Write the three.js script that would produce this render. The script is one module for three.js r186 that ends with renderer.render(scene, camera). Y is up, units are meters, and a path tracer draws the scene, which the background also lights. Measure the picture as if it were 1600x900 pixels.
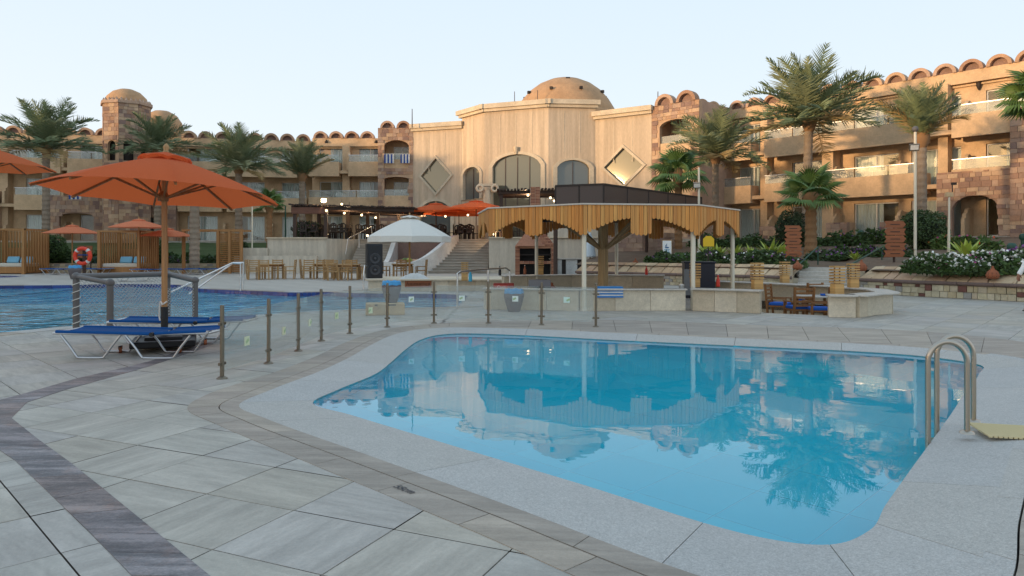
import * as THREE from 'three';
import { mergeGeometries } from 'three/addons/utils/BufferGeometryUtils.js';
import { MarchingCubes } from 'three/addons/objects/MarchingCubes.js';
import { RoundedBoxGeometry } from 'three/addons/geometries/RoundedBoxGeometry.js';

// ---------------------------------------------------------------- camera, sky, sun, exposure
const scene = new THREE.Scene();
const EYE = 1.45, FOC = 1120, HZ = 391;
const camera = new THREE.PerspectiveCamera(2 * Math.atan(450 / FOC) * 180 / Math.PI, 16 / 9, 0.1, 900);
camera.position.set(0, EYE, 0);
camera.lookAt(0, EYE, -10);
camera.setViewOffset(1600, 900, 0, 450 - HZ, 1600, 900);
const SUN = new THREE.Vector3(-0.93, 0.079, 0.36).normalize();
{
  const w = 512, h = 256, a = new Float32Array(w * h * 4), v = new THREE.Vector3();
  for (let j = 0; j < h; j++) for (let i = 0; i < w; i++) {
    const el = ((j + 0.5) / h - 0.5) * Math.PI, az = ((i + 0.5) / w) * 2 * Math.PI;
    v.set(Math.cos(el) * Math.cos(az - Math.PI), Math.sin(el), Math.cos(el) * Math.sin(az - Math.PI));
    const e = Math.max(0, Math.sin(el)), k = Math.min(1, Math.pow(e, 0.62) * 1.15);
    const lo = [0.88, 0.93, 0.95], hi = [0.50, 0.67, 0.84];
    const c = Math.max(0, v.dot(SUN)), glow = Math.pow(c, 14) * Math.exp(-e * 3.2);
    const wide = Math.pow(0.5 + 0.5 * v.dot(SUN), 2) * Math.exp(-e * 3.5);
    const core = Math.pow(c, 90) * Math.exp(-e * 5), hot = [11, 6.2, 2.0]; const warm = [1.9, 1.05, 0.38], ww = [0.05, 0.015, -0.03];
    for (let q = 0; q < 3; q++) a[(j * w + i) * 4 + q] = lo[q] + (hi[q] - lo[q]) * k + warm[q] * glow + hot[q] * core + ww[q] * wide * 2;
    a[(j * w + i) * 4 + 3] = 1;
  }
  const t = new THREE.DataTexture(a, w, h, THREE.RGBAFormat, THREE.FloatType);
  t.mapping = THREE.EquirectangularReflectionMapping; t.magFilter = THREE.LinearFilter; t.needsUpdate = true;
  scene.background = t; scene.environment = t;
}
const sun = new THREE.DirectionalLight(new THREE.Color(1.0, 0.66, 0.36), 3.4);
sun.position.copy(SUN).multiplyScalar(150); sun.target.position.set(0, 0, -30);
sun.castShadow = true; sun.shadow.radius = 5; sun.shadow.mapSize.set(2048, 2048);
Object.assign(sun.shadow.camera, { left: -80, right: 80, top: 60, bottom: -60, near: 1, far: 400 });
scene.add(sun, sun.target);
const renderer = new THREE.WebGLRenderer({ antialias: true });
renderer.toneMapping = THREE.LinearToneMapping;
renderer.toneMappingExposure = 1.15;
renderer.shadowMap.enabled = true;

// ---------------------------------------------------------------- helpers
let seed = 7;
const rnd = () => { seed = (seed * 1664525 + 1013904223) >>> 0; return seed / 4294967296; };
const rr = (a, b) => a + (b - a) * rnd();
const V = (x, y, z) => new THREE.Vector3(x, y, z);
const PX = (px, d) => (px - 800) / FOC * d;              // metres to the side at depth d
const PY = (py, d) => EYE - (py - HZ) / FOC * d;         // height at depth d
const GD = (py, y = 0) => (EYE - y) * FOC / (py - HZ);   // depth of a ground point at height y
const GP = (px, py, y = 0) => { const d = GD(py, y); return [PX(px, d), -d]; };
const M4 = (x, y, z, ry = 0, rx = 0, rz = 0, sx = 1, sy = 1, sz = 1) =>
  new THREE.Matrix4().compose(V(x, y, z), new THREE.Quaternion().setFromEuler(new THREE.Euler(rx, ry, rz, 'YXZ')), V(sx, sy, sz));
const used = {};
const numbered = (n) => { const k = used[n] = (used[n] ?? -1) + 1; return k ? n + '_' + String(k).padStart(3, '0') : n; };

class Geo {                                              // collects shapes, gives one geometry with uv in metres
  constructor() { this.g = []; }
  add(g, m) { g = g.index ? g.toNonIndexed() : g.clone(); if (m) g.applyMatrix4(m); for (const k of Object.keys(g.attributes)) if (!['position', 'normal', 'uv'].includes(k)) g.deleteAttribute(k); this.g.push(g); return this; }
  box(x, y, z, w, h, d, ry = 0, rx = 0, rz = 0) { return this.add(new THREE.BoxGeometry(w, h, d), M4(x, y, z, ry, rx, rz)); }
  rbox(x, y, z, w, h, d, r = 0.01, ry = 0, rx = 0, rz = 0) { return this.add(new RoundedBoxGeometry(w, h, d, 2, r), M4(x, y, z, ry, rx, rz)); }
  bar(a, b, r, r2 = r, seg = 8) {
    const p = V(...a), q = V(...b), l = p.distanceTo(q), g = new THREE.CylinderGeometry(r2, r, l, seg);
    const m = new THREE.Matrix4().compose(p.clone().add(q).multiplyScalar(0.5), new THREE.Quaternion().setFromUnitVectors(V(0, 1, 0), q.clone().sub(p).normalize()), V(1, 1, 1));
    return this.add(g, m);
  }
  beam(a, b, w, h) {                                     // square bar
    const p = V(...a), q = V(...b), l = p.distanceTo(q), m = new THREE.Matrix4().lookAt(p, q, Math.abs(q.y - p.y) > 0.98 * l ? V(1, 0, 0) : V(0, 1, 0));
    m.setPosition(p.add(q).multiplyScalar(0.5)); return this.add(new THREE.BoxGeometry(w, h, l), m);
  }
  tube(pts, r, seg = 8, n = 0, closed = false) {
    const c = new THREE.CatmullRomCurve3(pts.map((p) => V(...p)), closed, 'catmullrom', 0.5);
    return this.add(new THREE.TubeGeometry(c, n || pts.length * 4, r, seg, closed));
  }
  lathe(prof, x, y, z, seg = 24, m) { const g = new THREE.LatheGeometry(prof.map((p) => new THREE.Vector2(...p)), seg); return this.add(g, m ?? M4(x, y, z)); }
  ball(x, y, z, r, sy = 1, seg = 12) { return this.add(new THREE.SphereGeometry(r, seg, Math.max(6, seg * 0.7 | 0)), M4(x, y, z, 0, 0, 0, 1, sy, 1)); }
  tris(list) { const g = new THREE.BufferGeometry(); g.setAttribute('position', new THREE.Float32BufferAttribute(list, 3)); g.setAttribute('uv', new THREE.Float32BufferAttribute(new Float32Array(list.length / 3 * 2), 2)); g.computeVertexNormals(); this.g.push(g); return this; }
  // polygon in the ground plane [[x, z] ...] with thickness, y0 below y1
  slab(poly, y0, y1, holes = [], m) {
    const s = new THREE.Shape(poly.map((p) => new THREE.Vector2(p[0], -p[1])));
    for (const h of holes) s.holes.push(new THREE.Path(h.map((p) => new THREE.Vector2(p[0], -p[1]))));
    const g = new THREE.ExtrudeGeometry(s, { depth: y1 - y0, bevelEnabled: false, curveSegments: 6 });
    g.applyMatrix4(new THREE.Matrix4().makeRotationX(-Math.PI / 2).setPosition(0, y0, 0));
    return this.add(g, m);
  }
  // upright shape (x, y) extruded towards +z from z0 to z1
  plate(shape, z0, z1, m, seg = 10) {
    const g = new THREE.ExtrudeGeometry(shape, { depth: z1 - z0, bevelEnabled: false, curveSegments: seg }); g.translate(0, 0, z0);
    return this.add(g, m);
  }
  done(keepUV = false) {
    const g = this.g.length === 1 ? this.g[0] : mergeGeometries(this.g);
    if (!keepUV) boxUV(g);
    return g;
  }
}
function boxUV(g) {
  const p = g.attributes.position, uv = new Float32Array(p.count * 2), a = V(), b = V(), c = V();
  for (let i = 0; i < p.count; i += 3) {
    a.fromBufferAttribute(p, i); b.fromBufferAttribute(p, i + 1); c.fromBufferAttribute(p, i + 2);
    const n = b.clone().sub(a).cross(c.clone().sub(a)), x = Math.abs(n.x), y = Math.abs(n.y), z = Math.abs(n.z);
    [a, b, c].forEach((q, k) => { const o = (i + k) * 2; if (y >= x && y >= z) { uv[o] = q.x; uv[o + 1] = -q.z; } else if (x >= z) { uv[o] = -q.z; uv[o + 1] = q.y; } else { uv[o] = q.x; uv[o + 1] = q.y; } });
  }
  g.setAttribute('uv', new THREE.BufferAttribute(uv, 2));
}
function put(name, g, m, parent = scene) {
  const o = new THREE.Mesh(g instanceof Geo ? g.done() : g, m);
  o.name = parent === scene ? numbered(name) : name; o.castShadow = o.receiveShadow = true; parent.add(o); return o;
}
function tag(o, label, category, group) { o.userData.label = label; o.userData.category = category; if (group) o.userData.group = group; return o; }
function struct(o, label) { o.userData.kind = 'structure'; if (label) o.userData.label = label; return o; }
function stuff(o, label, category) { o.userData.kind = 'stuff'; if (label) o.userData.label = label; if (category) o.userData.category = category; return o; }
function thing(name, label, category, [x, y, z] = [0, 0, 0], turn = 0, group) {
  const o = new THREE.Group(); o.name = numbered(name); scene.add(o); o.position.set(x, y, z); o.rotation.y = turn; return tag(o, label, category, group);
}
function again(proto, base, [x, y, z], turn, label, group) {
  const o = proto.clone(); o.name = numbered(base); scene.add(o); o.position.set(x, y, z); o.rotation.y = turn; o.userData = { ...proto.userData };
  if (label) o.userData.label = label; if (group) o.userData.group = group; return o;
}
const RECT = (x0, y0, x1, y1) => new THREE.Shape([[x0, y0], [x1, y0], [x1, y1], [x0, y1]].map((p) => new THREE.Vector2(...p)));
function archPath(x0, x1, y0, ys, rise, P = THREE.Path) {     // opening with a segmental arch
  const pts = [[x0, y0], [x1, y0]], n = 14;
  for (let i = 0; i <= n; i++) { const t = i / n, u = 1 - 2 * t; pts.push([x1 + (x0 - x1) * t, ys + rise * Math.sqrt(Math.max(0, 1 - u * u * 0.96)) - rise * 0.2]); }
  return new P(pts.map((p) => new THREE.Vector2(...p)));
}

// ---------------------------------------------------------------- computed textures (grain, stains, weave)
function noise2(n, cells, s) {                              // tiling value noise
  let k = s; const r = () => { k = (k * 1664525 + 1013904223) >>> 0; return k / 4294967296; };
  const [cx, cy] = cells, t = Array.from({ length: cx * cy }, r), out = new Float32Array(n * n), f = (x) => x * x * (3 - 2 * x);
  for (let j = 0; j < n; j++) for (let i = 0; i < n; i++) {
    const x = i / n * cx, y = j / n * cy, x0 = x | 0, y0 = y | 0, u = f(x - x0), v = f(y - y0), x1 = (x0 + 1) % cx, y1 = (y0 + 1) % cy;
    out[j * n + i] = (t[y0 * cx + x0] * (1 - u) + t[y0 * cx + x1] * u) * (1 - v) + (t[y1 * cx + x0] * (1 - u) + t[y1 * cx + x1] * u) * v;
  }
  return out;
}
function fbm(n, layers) { const o = new Float32Array(n * n); layers.forEach(([cx, cy, w], i) => { const a = noise2(n, [cx, cy], 91 + i * 37 + cx); for (let k = 0; k < o.length; k++) o[k] += (a[k] - 0.5) * w; }); return o; }
function tex(n, size, fn, srgb = true) {                    // fn(i, j, k) -> [r, g, b] 0..1 (sRGB when srgb)
  const d = new Uint8Array(n * n * 4);
  for (let j = 0; j < n; j++) for (let i = 0; i < n; i++) { const k = j * n + i, c = fn(i / n, j / n, k); for (let q = 0; q < 3; q++) d[k * 4 + q] = Math.max(0, Math.min(255, c[q] * 255)); d[k * 4 + 3] = 255; }
  const t = new THREE.DataTexture(d, n, n); t.magFilter = t.minFilter = THREE.LinearFilter; t.wrapS = t.wrapT = THREE.RepeatWrapping; t.repeat.set(1 / size[0], 1 / size[1]);
  if (srgb) t.colorSpace = THREE.SRGBColorSpace; t.needsUpdate = true; return t;
}
const mono = (n, size, f, lo, hi, srgb = true) => tex(n, size, (u, v, k) => { const x = lo + (hi - lo) * Math.max(0, Math.min(1, f[k] + 0.5)); return [x, x, x]; }, srgb);
const N1 = fbm(512, [[4, 4, 0.4], [12, 12, 0.35], [40, 40, 0.3], [128, 128, 0.35], [256, 256, 0.3]]);
const N2 = fbm(512, [[3, 10, 0.5], [6, 34, 0.5], [14, 90, 0.35], [60, 160, 0.25], [256, 256, 0.25]]);   // streaks along u
const N3 = fbm(256, [[64, 4, 0.5], [128, 10, 0.4], [24, 2, 0.4]]);                                       // streaks along v
const N4 = fbm(512, [[5, 3, 0.3], [40, 2, 0.5], [90, 4, 0.35], [200, 60, 0.25]]);                        // vertical stains
const grainT = mono(512, [3, 3], N1, 0.82, 1.0), streakT = mono(512, [2.0, 2.0], N2, 0.82, 1.0), woodT = mono(256, [0.6, 2.4], N3, 0.68, 1.0), stainT = mono(512, [9, 9], N4, 0.80, 1.0), speckT = mono(512, [0.9, 0.9], fbm(512, [[6, 6, 0.12], [60, 60, 0.25], [128, 128, 0.5], [256, 256, 0.7]]), 0.78, 1.0);
const woodH = mono(256, [2.4, 0.6], (() => { const o = new Float32Array(65536); for (let j = 0; j < 256; j++) for (let i = 0; i < 256; i++) o[j * 256 + i] = N3[i * 256 + j]; return o; })(), 0.68, 1.0);
const grainB = mono(512, [1.1, 1.1], N1, 0, 1, false), fineB = mono(512, [0.35, 0.35], N1, 0, 1, false);
const slateT = tex(512, [1.9, 1.9], (u, v, k) => { const a = N2[k], b = N1[(k * 3 + 7777) % 262144], r = Math.max(0, Math.min(1, 0.5 + a * 1.4)), q = Math.max(0, b); return [0.36 + 0.26 * r + 0.10 * q, 0.35 + 0.24 * r, 0.36 + 0.23 * r - 0.05 * q]; });
const weave = tex(64, [0.02, 0.02], (u, v) => { const x = 0.9 + 0.1 * Math.sin(u * 6.283 * 4) * Math.sin(v * 6.283 * 4); return [x, x, x]; });
function mat(c, rough = 0.8, o = {}) {
  const m = new THREE.MeshPhysicalMaterial({ roughness: rough, side: THREE.DoubleSide, ...o });
  if (Array.isArray(c)) m.color.setRGB(...c); else m.color.set(c);
  return m;
}
const stone = (c, o = {}) => mat(c, 0.75, { map: streakT, bumpMap: grainB, bumpScale: 0.003, ...o });
const plaster = (c, o = {}) => mat(c, 0.9, { map: grainT, bumpMap: grainB, bumpScale: 0.006, ...o });
const MAT = {
  tiles: ['#bdb5a8', '#b9b3a9', '#bfb8ab', '#b5aea4', '#bcb5ac', '#bab1a2'].map((c) => stone(c, { roughness: 0.62 })),
  coping: ['#cac6c0', '#c6c3be', '#c8c3bb'].map((c) => mat(c, 0.72, { map: speckT, bumpMap: fineB, bumpScale: 0.002 })),
  border: ['#b1a395', '#b7a999', '#aca093'].map((c) => stone(c)),
  slate: ['#ffffff', '#e6e2e2', '#f5e9e2'].map((c) => mat(c, 0.55, { map: slateT, bumpMap: grainB, bumpScale: 0.004 })),
  grout: mat('#5c5148', 0.95), deck: stone('#bcb4a8'),
  sand: plaster('#d8b892'), sandDark: plaster('#d8b892'), cream: plaster('#d8bd93'),
  conc: mat('#d6c1a6', 0.85, { map: stainT, bumpMap: grainB, bumpScale: 0.004 }), trim: plaster('#dccbb0'), dome: plaster('#c39a72'),
  wall: mat('#d6cbb8', 0.8, { map: stainT, bumpMap: grainB, bumpScale: 0.003 }), white: plaster('#dcdcd8'),
  stones: ['#bd987a', '#ab8c78', '#b59a86', '#caa888', '#94786c', '#c0a088', '#b08a70', '#d2b292', '#a68470'].map((c) => mat(c, 0.85, { map: grainT, bumpMap: grainB, bumpScale: 0.01 })),
  mosaic: ['#c8bda0', '#bfb294', '#d0c4a6', '#c3b49a', '#a5a199', '#cabf9f', '#d2c6aa', '#c0b08e', '#7d5348'].map((c) => mat(c, 0.8, { map: grainT, bumpMap: grainB, bumpScale: 0.006 })),
  flags: ['#d2b48f', '#c9a883', '#d9bf9b', '#c4a080'].map((c) => mat(c, 0.8, { map: grainT, bumpMap: grainB, bumpScale: 0.006 })),
  steel: mat('#b5aa9c', 0.28, { metalness: 1 }), chrome: mat('#d4d4d2', 0.34, { metalness: 1 }), alu: mat('#c2c4c6', 0.38, { metalness: 0.9 }),
  frame: mat('#d9d6cf', 0.5), bronze: mat('#7d7263', 0.35, { metalness: 0.85 }), postPaint: mat('#d9d0bb', 0.5), green: mat('#1f4a3c', 0.5),
  glass: mat('#f0f2f0', 0.02, { transmission: 0.9, thickness: 0, ior: 1.5 }),
  doorGlass: mat('#f2f6f5', 0.02, { transmission: 1, thickness: 0, ior: 1.5 }),
  pane: mat([0.16, 0.17, 0.16], 0.04, { metalness: 0.35 }), paneWarm: mat([0.22, 0.21, 0.16], 0.03, { metalness: 0.5 }),
  curtain: mat('#e2e3e1', 0.9), dark: mat('#2b211b', 0.7), darkWood: mat('#4a3428', 0.65, { map: woodT }), darkMetal: mat('#4a3d38', 0.5),
  wood: mat('#b98a58', 0.6, { map: woodT, bumpMap: woodT, bumpScale: 0.002 }), woodH: mat('#b98a58', 0.6, { map: woodH, bumpMap: woodH, bumpScale: 0.002 }),
  teak: mat('#c49a63', 0.6, { map: woodT }), teakDark: mat('#a36f3d', 0.6, { map: woodT }), pole: mat('#c7925a', 0.5, { map: woodT }),
  slats: ['#f4a650', '#ec9b47', '#f6b25e', '#e0974c', '#eea858'].map((c) => mat(c, 0.6, { map: woodT, bumpMap: woodT, bumpScale: 0.002 })),
  orange: mat([0.95, 0.19, 0.055], 1, { map: weave, transmission: 0.45, thickness: 0, specularIntensity: 0.1 }), orangePale: mat([0.95, 0.30, 0.15], 1, { map: weave, transmission: 0.3, thickness: 0, specularIntensity: 0.1 }), whiteCloth: mat('#eeeae0', 0.9, { map: weave }),
  blue: mat([0.008, 0.095, 0.33], 0.85, { map: weave, specularIntensity: 0.4 }), cushion: mat('#1e5fc0', 0.85), aqua: mat('#7fb6cf', 0.85),
  black: mat('#17171a', 0.55), rubber: mat('#1f1f22', 0.8), pipe: mat('#5f5b59', 0.5), navy: mat('#12142a', 0.35),
  trunk: mat('#9c8b78', 0.95, { map: grainT, bumpMap: grainB, bumpScale: 0.02 }), boots: mat('#8a6a4a', 0.95),
  frond: ['#84906a', '#77865f', '#8e9672', '#6c7c58'].map((c) => mat(c, 0.7, { transmission: 0.2, thickness: 0 })), frondDry: mat('#9a8458', 0.85), fan: ['#5c7a3a', '#688646', '#4e6c32'].map((c) => mat(c, 0.6, { transmission: 0.2, thickness: 0 })),
  leaf: ['#3d5428', '#4a662e', '#384a26', '#5e7838'].map((c) => mat(c, 0.7, { transmission: 0.2, thickness: 0 })), lime: mat('#a6b44a', 0.7, { transmission: 0.25, thickness: 0 }),
  soil: plaster('#7a6450'), grass: mat('#4a5c30', 0.9, { map: grainT }), brick: ['#b07a5e', '#a26d54', '#ba8668', '#986450'].map((c) => mat(c, 0.9, { map: grainT })), mortar: mat('#b5a08c', 0.95),
  terra: mat('#a4603f', 0.85, { map: grainT }), poolTile: ['#56d8ea', '#52d4e7', '#5adbec'].map((c) => mat(c, 0.4)), poolGrout: mat('#9fe2f0', 0.8), blueTile: ['#22397a', '#1c306c', '#294486'].map((c) => mat(c, 0.3)), red: mat('#c8321e', 0.5),
};

// ---------------------------------------------------------------- deck, pools
const closedCurve = (pts, n) => { const c = new THREE.CatmullRomCurve3(pts.map((p) => V(p[0], 0, -p[1])), true, 'centripetal'); return Array.from({ length: n }, (_, i) => { const p = c.getPoint(i / n); return [p.x, p.z]; }); };
const ST = [ // water edge | slot | outer border, metres (side, depth)
  [1.331, 3.832, 0.90, 2.92, 0.74, 2.76], [0.4, 4.76, -0.12, 3.94, -0.28, 3.78], [-0.507, 5.673, -1.18, 5.0, -1.34, 4.84], [-1.5, 6.68, -2.3, 6.12, -2.46, 5.97], [-2.0, 7.2, -2.72, 6.66, -2.98, 6.58],
  [-1.92, 7.9, -2.68, 7.4, -3.06, 7.25], [-1.7, 8.9, -2.48, 8.6, -2.82, 8.5], [-1.66, 9.86, -2.36, 9.75, -2.68, 9.75], [-1.65, 11.06, -2.3, 11.23, -2.62, 11.23], [-1.57, 12.3, -2.15, 12.5, -2.40, 12.8],
  [-1.33, 13.02, -1.8, 13.3, -1.95, 13.75], [-0.95, 13.25, -1.2, 13.62, -1.25, 14.3], [0.23, 12.95, 0.3, 13.42, 0.4, 14.75], [1.745, 12.28, 1.85, 12.76, 2.1, 14.9], [2.87, 11.84, 3.02, 12.28, 3.5, 14.45],
  [4.05, 11.38, 4.22, 11.8, 4.9, 13.8], [5.15, 10.95, 5.35, 11.35, 6.1, 13.45], [5.95, 10.42, 6.3, 10.72, 7.37, 12.75], [6.28, 9.65, 6.85, 9.6, 8.1, 11.0], [5.8, 8.9, 6.4, 8.5, 6.95, 8.5],
  [4.906, 7.75, 5.43, 7.3, 5.65, 7.12], [3.9, 6.44, 4.42, 6.0, 4.64, 5.83], [2.86, 5.106, 3.4, 4.7, 3.6, 4.54], [2.25, 4.318, 2.72, 3.84, 2.9, 3.68], [1.96, 3.93, 2.1, 3.05, 2.22, 2.86], [1.66, 3.74, 1.45, 2.62, 1.4, 2.4]];
const NR = 260, ring = (a, b) => closedCurve(ST.map((s) => [s[a], s[b]]), NR);
const rW = ring(0, 1), rG = ring(2, 3), rO = ring(4, 5), mixR = (A, B, t) => A.map((p, i) => [p[0] + (B[i][0] - p[0]) * t, p[1] + (B[i][1] - p[1]) * t]);
const toR = (A, B, l) => A.map((p, i) => { const d = Math.hypot(B[i][0] - p[0], B[i][1] - p[1]) || 1; return [p[0] + (B[i][0] - p[0]) * l / d, p[1] + (B[i][1] - p[1]) * l / d]; });
const rM = mixR(rG, rW, 0.2), rGi = toR(rG, rW, 0.005), rGo = toR(rG, rO, 0.006);
const WATER = -0.10;
const inside = (p, poly) => { let c = false; for (let i = 0, j = poly.length - 1; i < poly.length; j = i++) { const a = poly[i], b = poly[j]; if ((a[1] > p[1]) !== (b[1] > p[1]) && p[0] < (b[0] - a[0]) * (p[1] - a[1]) / (b[1] - a[1]) + a[0]) c = !c; } return c; };
function clip(sub, quad) {                                 // polygon cut to a convex quad (counter-clockwise in x, z)
  let out = sub;
  for (let i = 0; i < quad.length && out.length; i++) {
    const a = quad[i], b = quad[(i + 1) % quad.length], s = (p) => (b[0] - a[0]) * (p[1] - a[1]) - (b[1] - a[1]) * (p[0] - a[0]), inp = out; out = [];
    for (let k = 0; k < inp.length; k++) {
      const p = inp[k], q = inp[(k + 1) % inp.length], sp = s(p), sq = s(q);
      if (sp >= 0) out.push(p);
      if ((sp >= 0) !== (sq >= 0)) { const t = sp / (sp - sq); out.push([p[0] + (q[0] - p[0]) * t, p[1] + (q[1] - p[1]) * t]); }
    }
  }
  return out;
}
const areaOf = (p) => { let a = 0; for (let i = 0; i < p.length; i++) { const q = p[(i + 1) % p.length]; a += p[i][0] * q[1] - q[0] * p[i][1]; } return a / 2; };
// big swimming pool, small round pool (water edge)
const bigPts = [[-200, 566], [-80, 541], [0, 531], [86, 522], [200, 513], [300, 506.5], [397, 501], [472, 495.5], [572, 490.5], [660, 488], [715, 486], [752, 481], [745, 472], [712, 465.5], [640, 464], [570, 463.5], [510, 461.5], [460, 462], [400, 459.5], [312, 455.5], [270, 449], [180, 448], [110, 449.5], [0, 450.5], [-160, 452], [-320, 462], [-420, 490]].map(([x, y]) => { const [X, z] = GP(x, y, -0.12); return [X, -z]; });
const rBig = closedCurve(bigPts, 200);
const centre = (r) => { const c = [0, 0]; r.forEach((p) => { c[0] += p[0] / r.length; c[1] += p[1] / r.length; }); return c; };
function offset(r, d) { return r.map((p, i) => { const a = r[(i + r.length - 2) % r.length], b = r[(i + 2) % r.length], tx = b[0] - a[0], tz = b[1] - a[1], l = Math.hypot(tx, tz) || 1; return [p[0] - tz / l * d, p[1] + tx / l * d]; }); }
const sgn = (r) => (areaOf(r) > 0 ? -1 : 1);
const rBigO = offset(rBig, 0.45 * sgn(rBig));
const rSmall = Array.from({ length: 60 }, (_, i) => { const t = i / 60 * 2 * Math.PI; return [-31.5 + 4.8 * Math.cos(t), -38.5 + 3.6 * Math.sin(t)]; });
const rSmallO = offset(rSmall, 0.4 * sgn(rSmall));
// ground under everything, and the grout bed
struct(put('ground', new Geo().slab([[-420, 60], [420, 60], [420, -500], [-420, -500]], -2.2, -2.1), MAT.soil));
const PIT = [[5.86, -16.62], [7.32, -15.72], [8.3, -16.5], [8.6, -17.6], [8.35, -19.1], [7.4, -20.6], [6.35, -22.0], [5.6, -20], [5.7, -18]];
const deck = new THREE.Group(); deck.name = 'pool_deck'; scene.add(deck); struct(deck, 'pale grey stone paving around the pools');
put('grout_bed', new Geo().slab([[-75, 12], [60, 12], [60, -52], [-75, -52]], -0.25, -0.014, [PIT, mixR(rO, rG, 0.25), mixR(rBigO, rBig, 0.3), mixR(rSmallO, rSmall, 0.3)]), MAT.grout, deck);
// dark slate band (centre line splits the two tile patterns)
const bandIn = [[330, 902], [248, 835], [160, 763], [109, 722.4], [60, 687], [18, 653.6], [42, 629], [100, 610], [168, 591], [230, 573.5], [262, 563], [330, 540]].map((p) => GP(...p));
const bandOut = [[206, 900], [140, 832], [86, 780], [24, 720], [-60, 664], [-120, 638], [-30, 633], [32, 617], [120, 591.5], [200, 573.5], [236, 564], [300, 541]].map((p) => GP(...p));
const bandMid = bandIn.map((p, i) => [(p[0] + bandOut[i][0]) / 2, (p[1] + bandOut[i][1]) / 2]);
const first = bandMid[0], last = bandMid[bandMid.length - 1];
const leftRegion = [[first[0] + 3, first[1] + 3], ...bandMid, [-6.1, -14], [-16, -14], [-16, 6], [first[0] + 3, 6]];
const ccw = (p) => (areaOf(p) < 0 ? [...p].reverse() : p);
// tiles: three patterns, each clipped to its own area
const pit = PIT, pitCut = pit.flatMap((p, i) => { const q = pit[(i + 1) % pit.length]; return Array.from({ length: 12 }, (_, k) => [p[0] + (q[0] - p[0]) * k / 12, p[1] + (q[1] - p[1]) * k / 12]); });
const pavers = [], rCut = toR(rO, rG, 0.08), rBigCut = toR(rBigO, rBig, 0.15);
function tileArea(u0, v0, ang, tw, tl, region, cut, nu, nv, y = 0, gap = 0.008) {
  const ux = Math.sin(ang), uz = -Math.cos(ang), vx = Math.cos(ang), vz = Math.sin(ang);   // u runs away from the camera, v to the side
  for (let i = -nu; i < nu; i++) for (let j = -nv; j < nv; j++) {
    const at = (a, b) => [u0 + ux * a * tl + vx * b * tw, v0 + uz * a * tl + vz * b * tw];
    const e = gap / 2 / tl, f = gap / 2 / tw, q = ccw([at(i + e, j + f), at(i + e, j + 1 - f), at(i + 1 - e, j + 1 - f), at(i + 1 - e, j + f)]), c = at(i + 0.5, j + 0.5);
    if (c[1] > 3 || c[1] < -26 || Math.abs(c[0]) > 17) continue;
    const touch = (h) => h.some((p) => Math.abs(p[0] - c[0]) < 1 && Math.abs(p[1] - c[1]) < 1 && inside(p, q)), whole = q.every((p) => inside(p, region)) && !cut.some((h) => q.some((p) => inside(p, h)) || touch(h)), size = 0.36 / Math.pow(Math.max(2, Math.hypot(c[0], c[1])), 3);
    if (whole) { pavers.push({ poly: q, size, c, y, ang }); continue; }
    const S = 7, quads = [];                              // tiles under a border are cut along it in small steps, hidden below the border slabs
    for (let a = 0; a < S; a++) for (let b = 0; b < S; b++) {
      const w = (t) => Math.min(1 - e, Math.max(e, t)), w2 = (t) => Math.min(1 - f, Math.max(f, t)), k = at(i + (a + 0.5) / S, j + (b + 0.5) / S);
      if (inside(k, region) && !cut.some((h) => inside(k, h))) quads.push([at(i + w(a / S), j + w2(b / S)), at(i + w(a / S), j + w2((b + 1) / S)), at(i + w((a + 1) / S), j + w2((b + 1) / S)), at(i + w((a + 1) / S), j + w2(b / S))]);
    }
    if (quads.length) pavers.push({ quads, size: size * quads.length / S / S, c, y, ang });
  }
}
const farRight = [[-1.4, -14.25], [-0.5, -14.6], [0.4, -14.72], [2.1, -14.9], [3.5, -14.45], [4.9, -13.8], [6.1, -13.45], [7.4, -12.75], [8.1, -11.0], [30, -8], [30, -26], [-1.4, -26]];
const nearRegion = [...bandMid, [-6.1, -14], [-6.1, -26], [-1.4, -26], [-1.4, -14.25], ...farRight.slice(1, 9), [30, -8], [30, 6], [first[0] + 3, 6], [first[0] + 3, first[1] + 3]];
tileArea(-2.42, -4.536, 24.2 * Math.PI / 180, 0.66, 0.575, nearRegion, [rCut, rBigCut], 60, 60);
tileArea(7.30, -12.9, 41 * Math.PI / 180, 0.7, 1.1, farRight, [rCut, pitCut], 40, 60, -0.003);
tileArea(-4.93, -7.19, 45.5 * Math.PI / 180, 0.66, 0.66, leftRegion, [rBigCut], 60, 60);
pavers.sort((a, b) => b.size - a.size);
const rest = MAT.tiles.map(() => new Geo());
const tileGeo = (t, y) => {
  const g = t.poly ? new Geo().slab(t.poly, -0.013, y) : new Geo().tris(t.quads.flatMap((q) => { const v = (p) => [p[0], y, p[1]]; return [...v(q[0]), ...v(q[2]), ...v(q[1]), ...v(q[0]), ...v(q[3]), ...v(q[2])]; }));
  const o = g.done(), uv = o.attributes.uv, a = t.ang + (rnd() < 0.3 ? Math.PI / 2 : 0), u0 = rnd() * 9, v0 = rnd() * 9; // each slab was cut from another place of the stone
  for (let i = 0; i < uv.count; i++) { const x = uv.getX(i), z = uv.getY(i); uv.setXY(i, x * Math.cos(a) - z * Math.sin(a) + u0, x * Math.sin(a) + z * Math.cos(a) + v0); }
  return o;
};
pavers.forEach((t, k) => {
  const m = (rnd() * MAT.tiles.length) | 0, y = t.y + rr(-0.0012, 0.0012), g = tileGeo(t, y);
  if (k < 295) put('paving_tile', g, MAT.tiles[m], deck); else rest[m].g.push(g);
});
rest.forEach((g, i) => g.g.length && stuff(put('paving', g.done(true), MAT.tiles[i], deck)));
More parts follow.
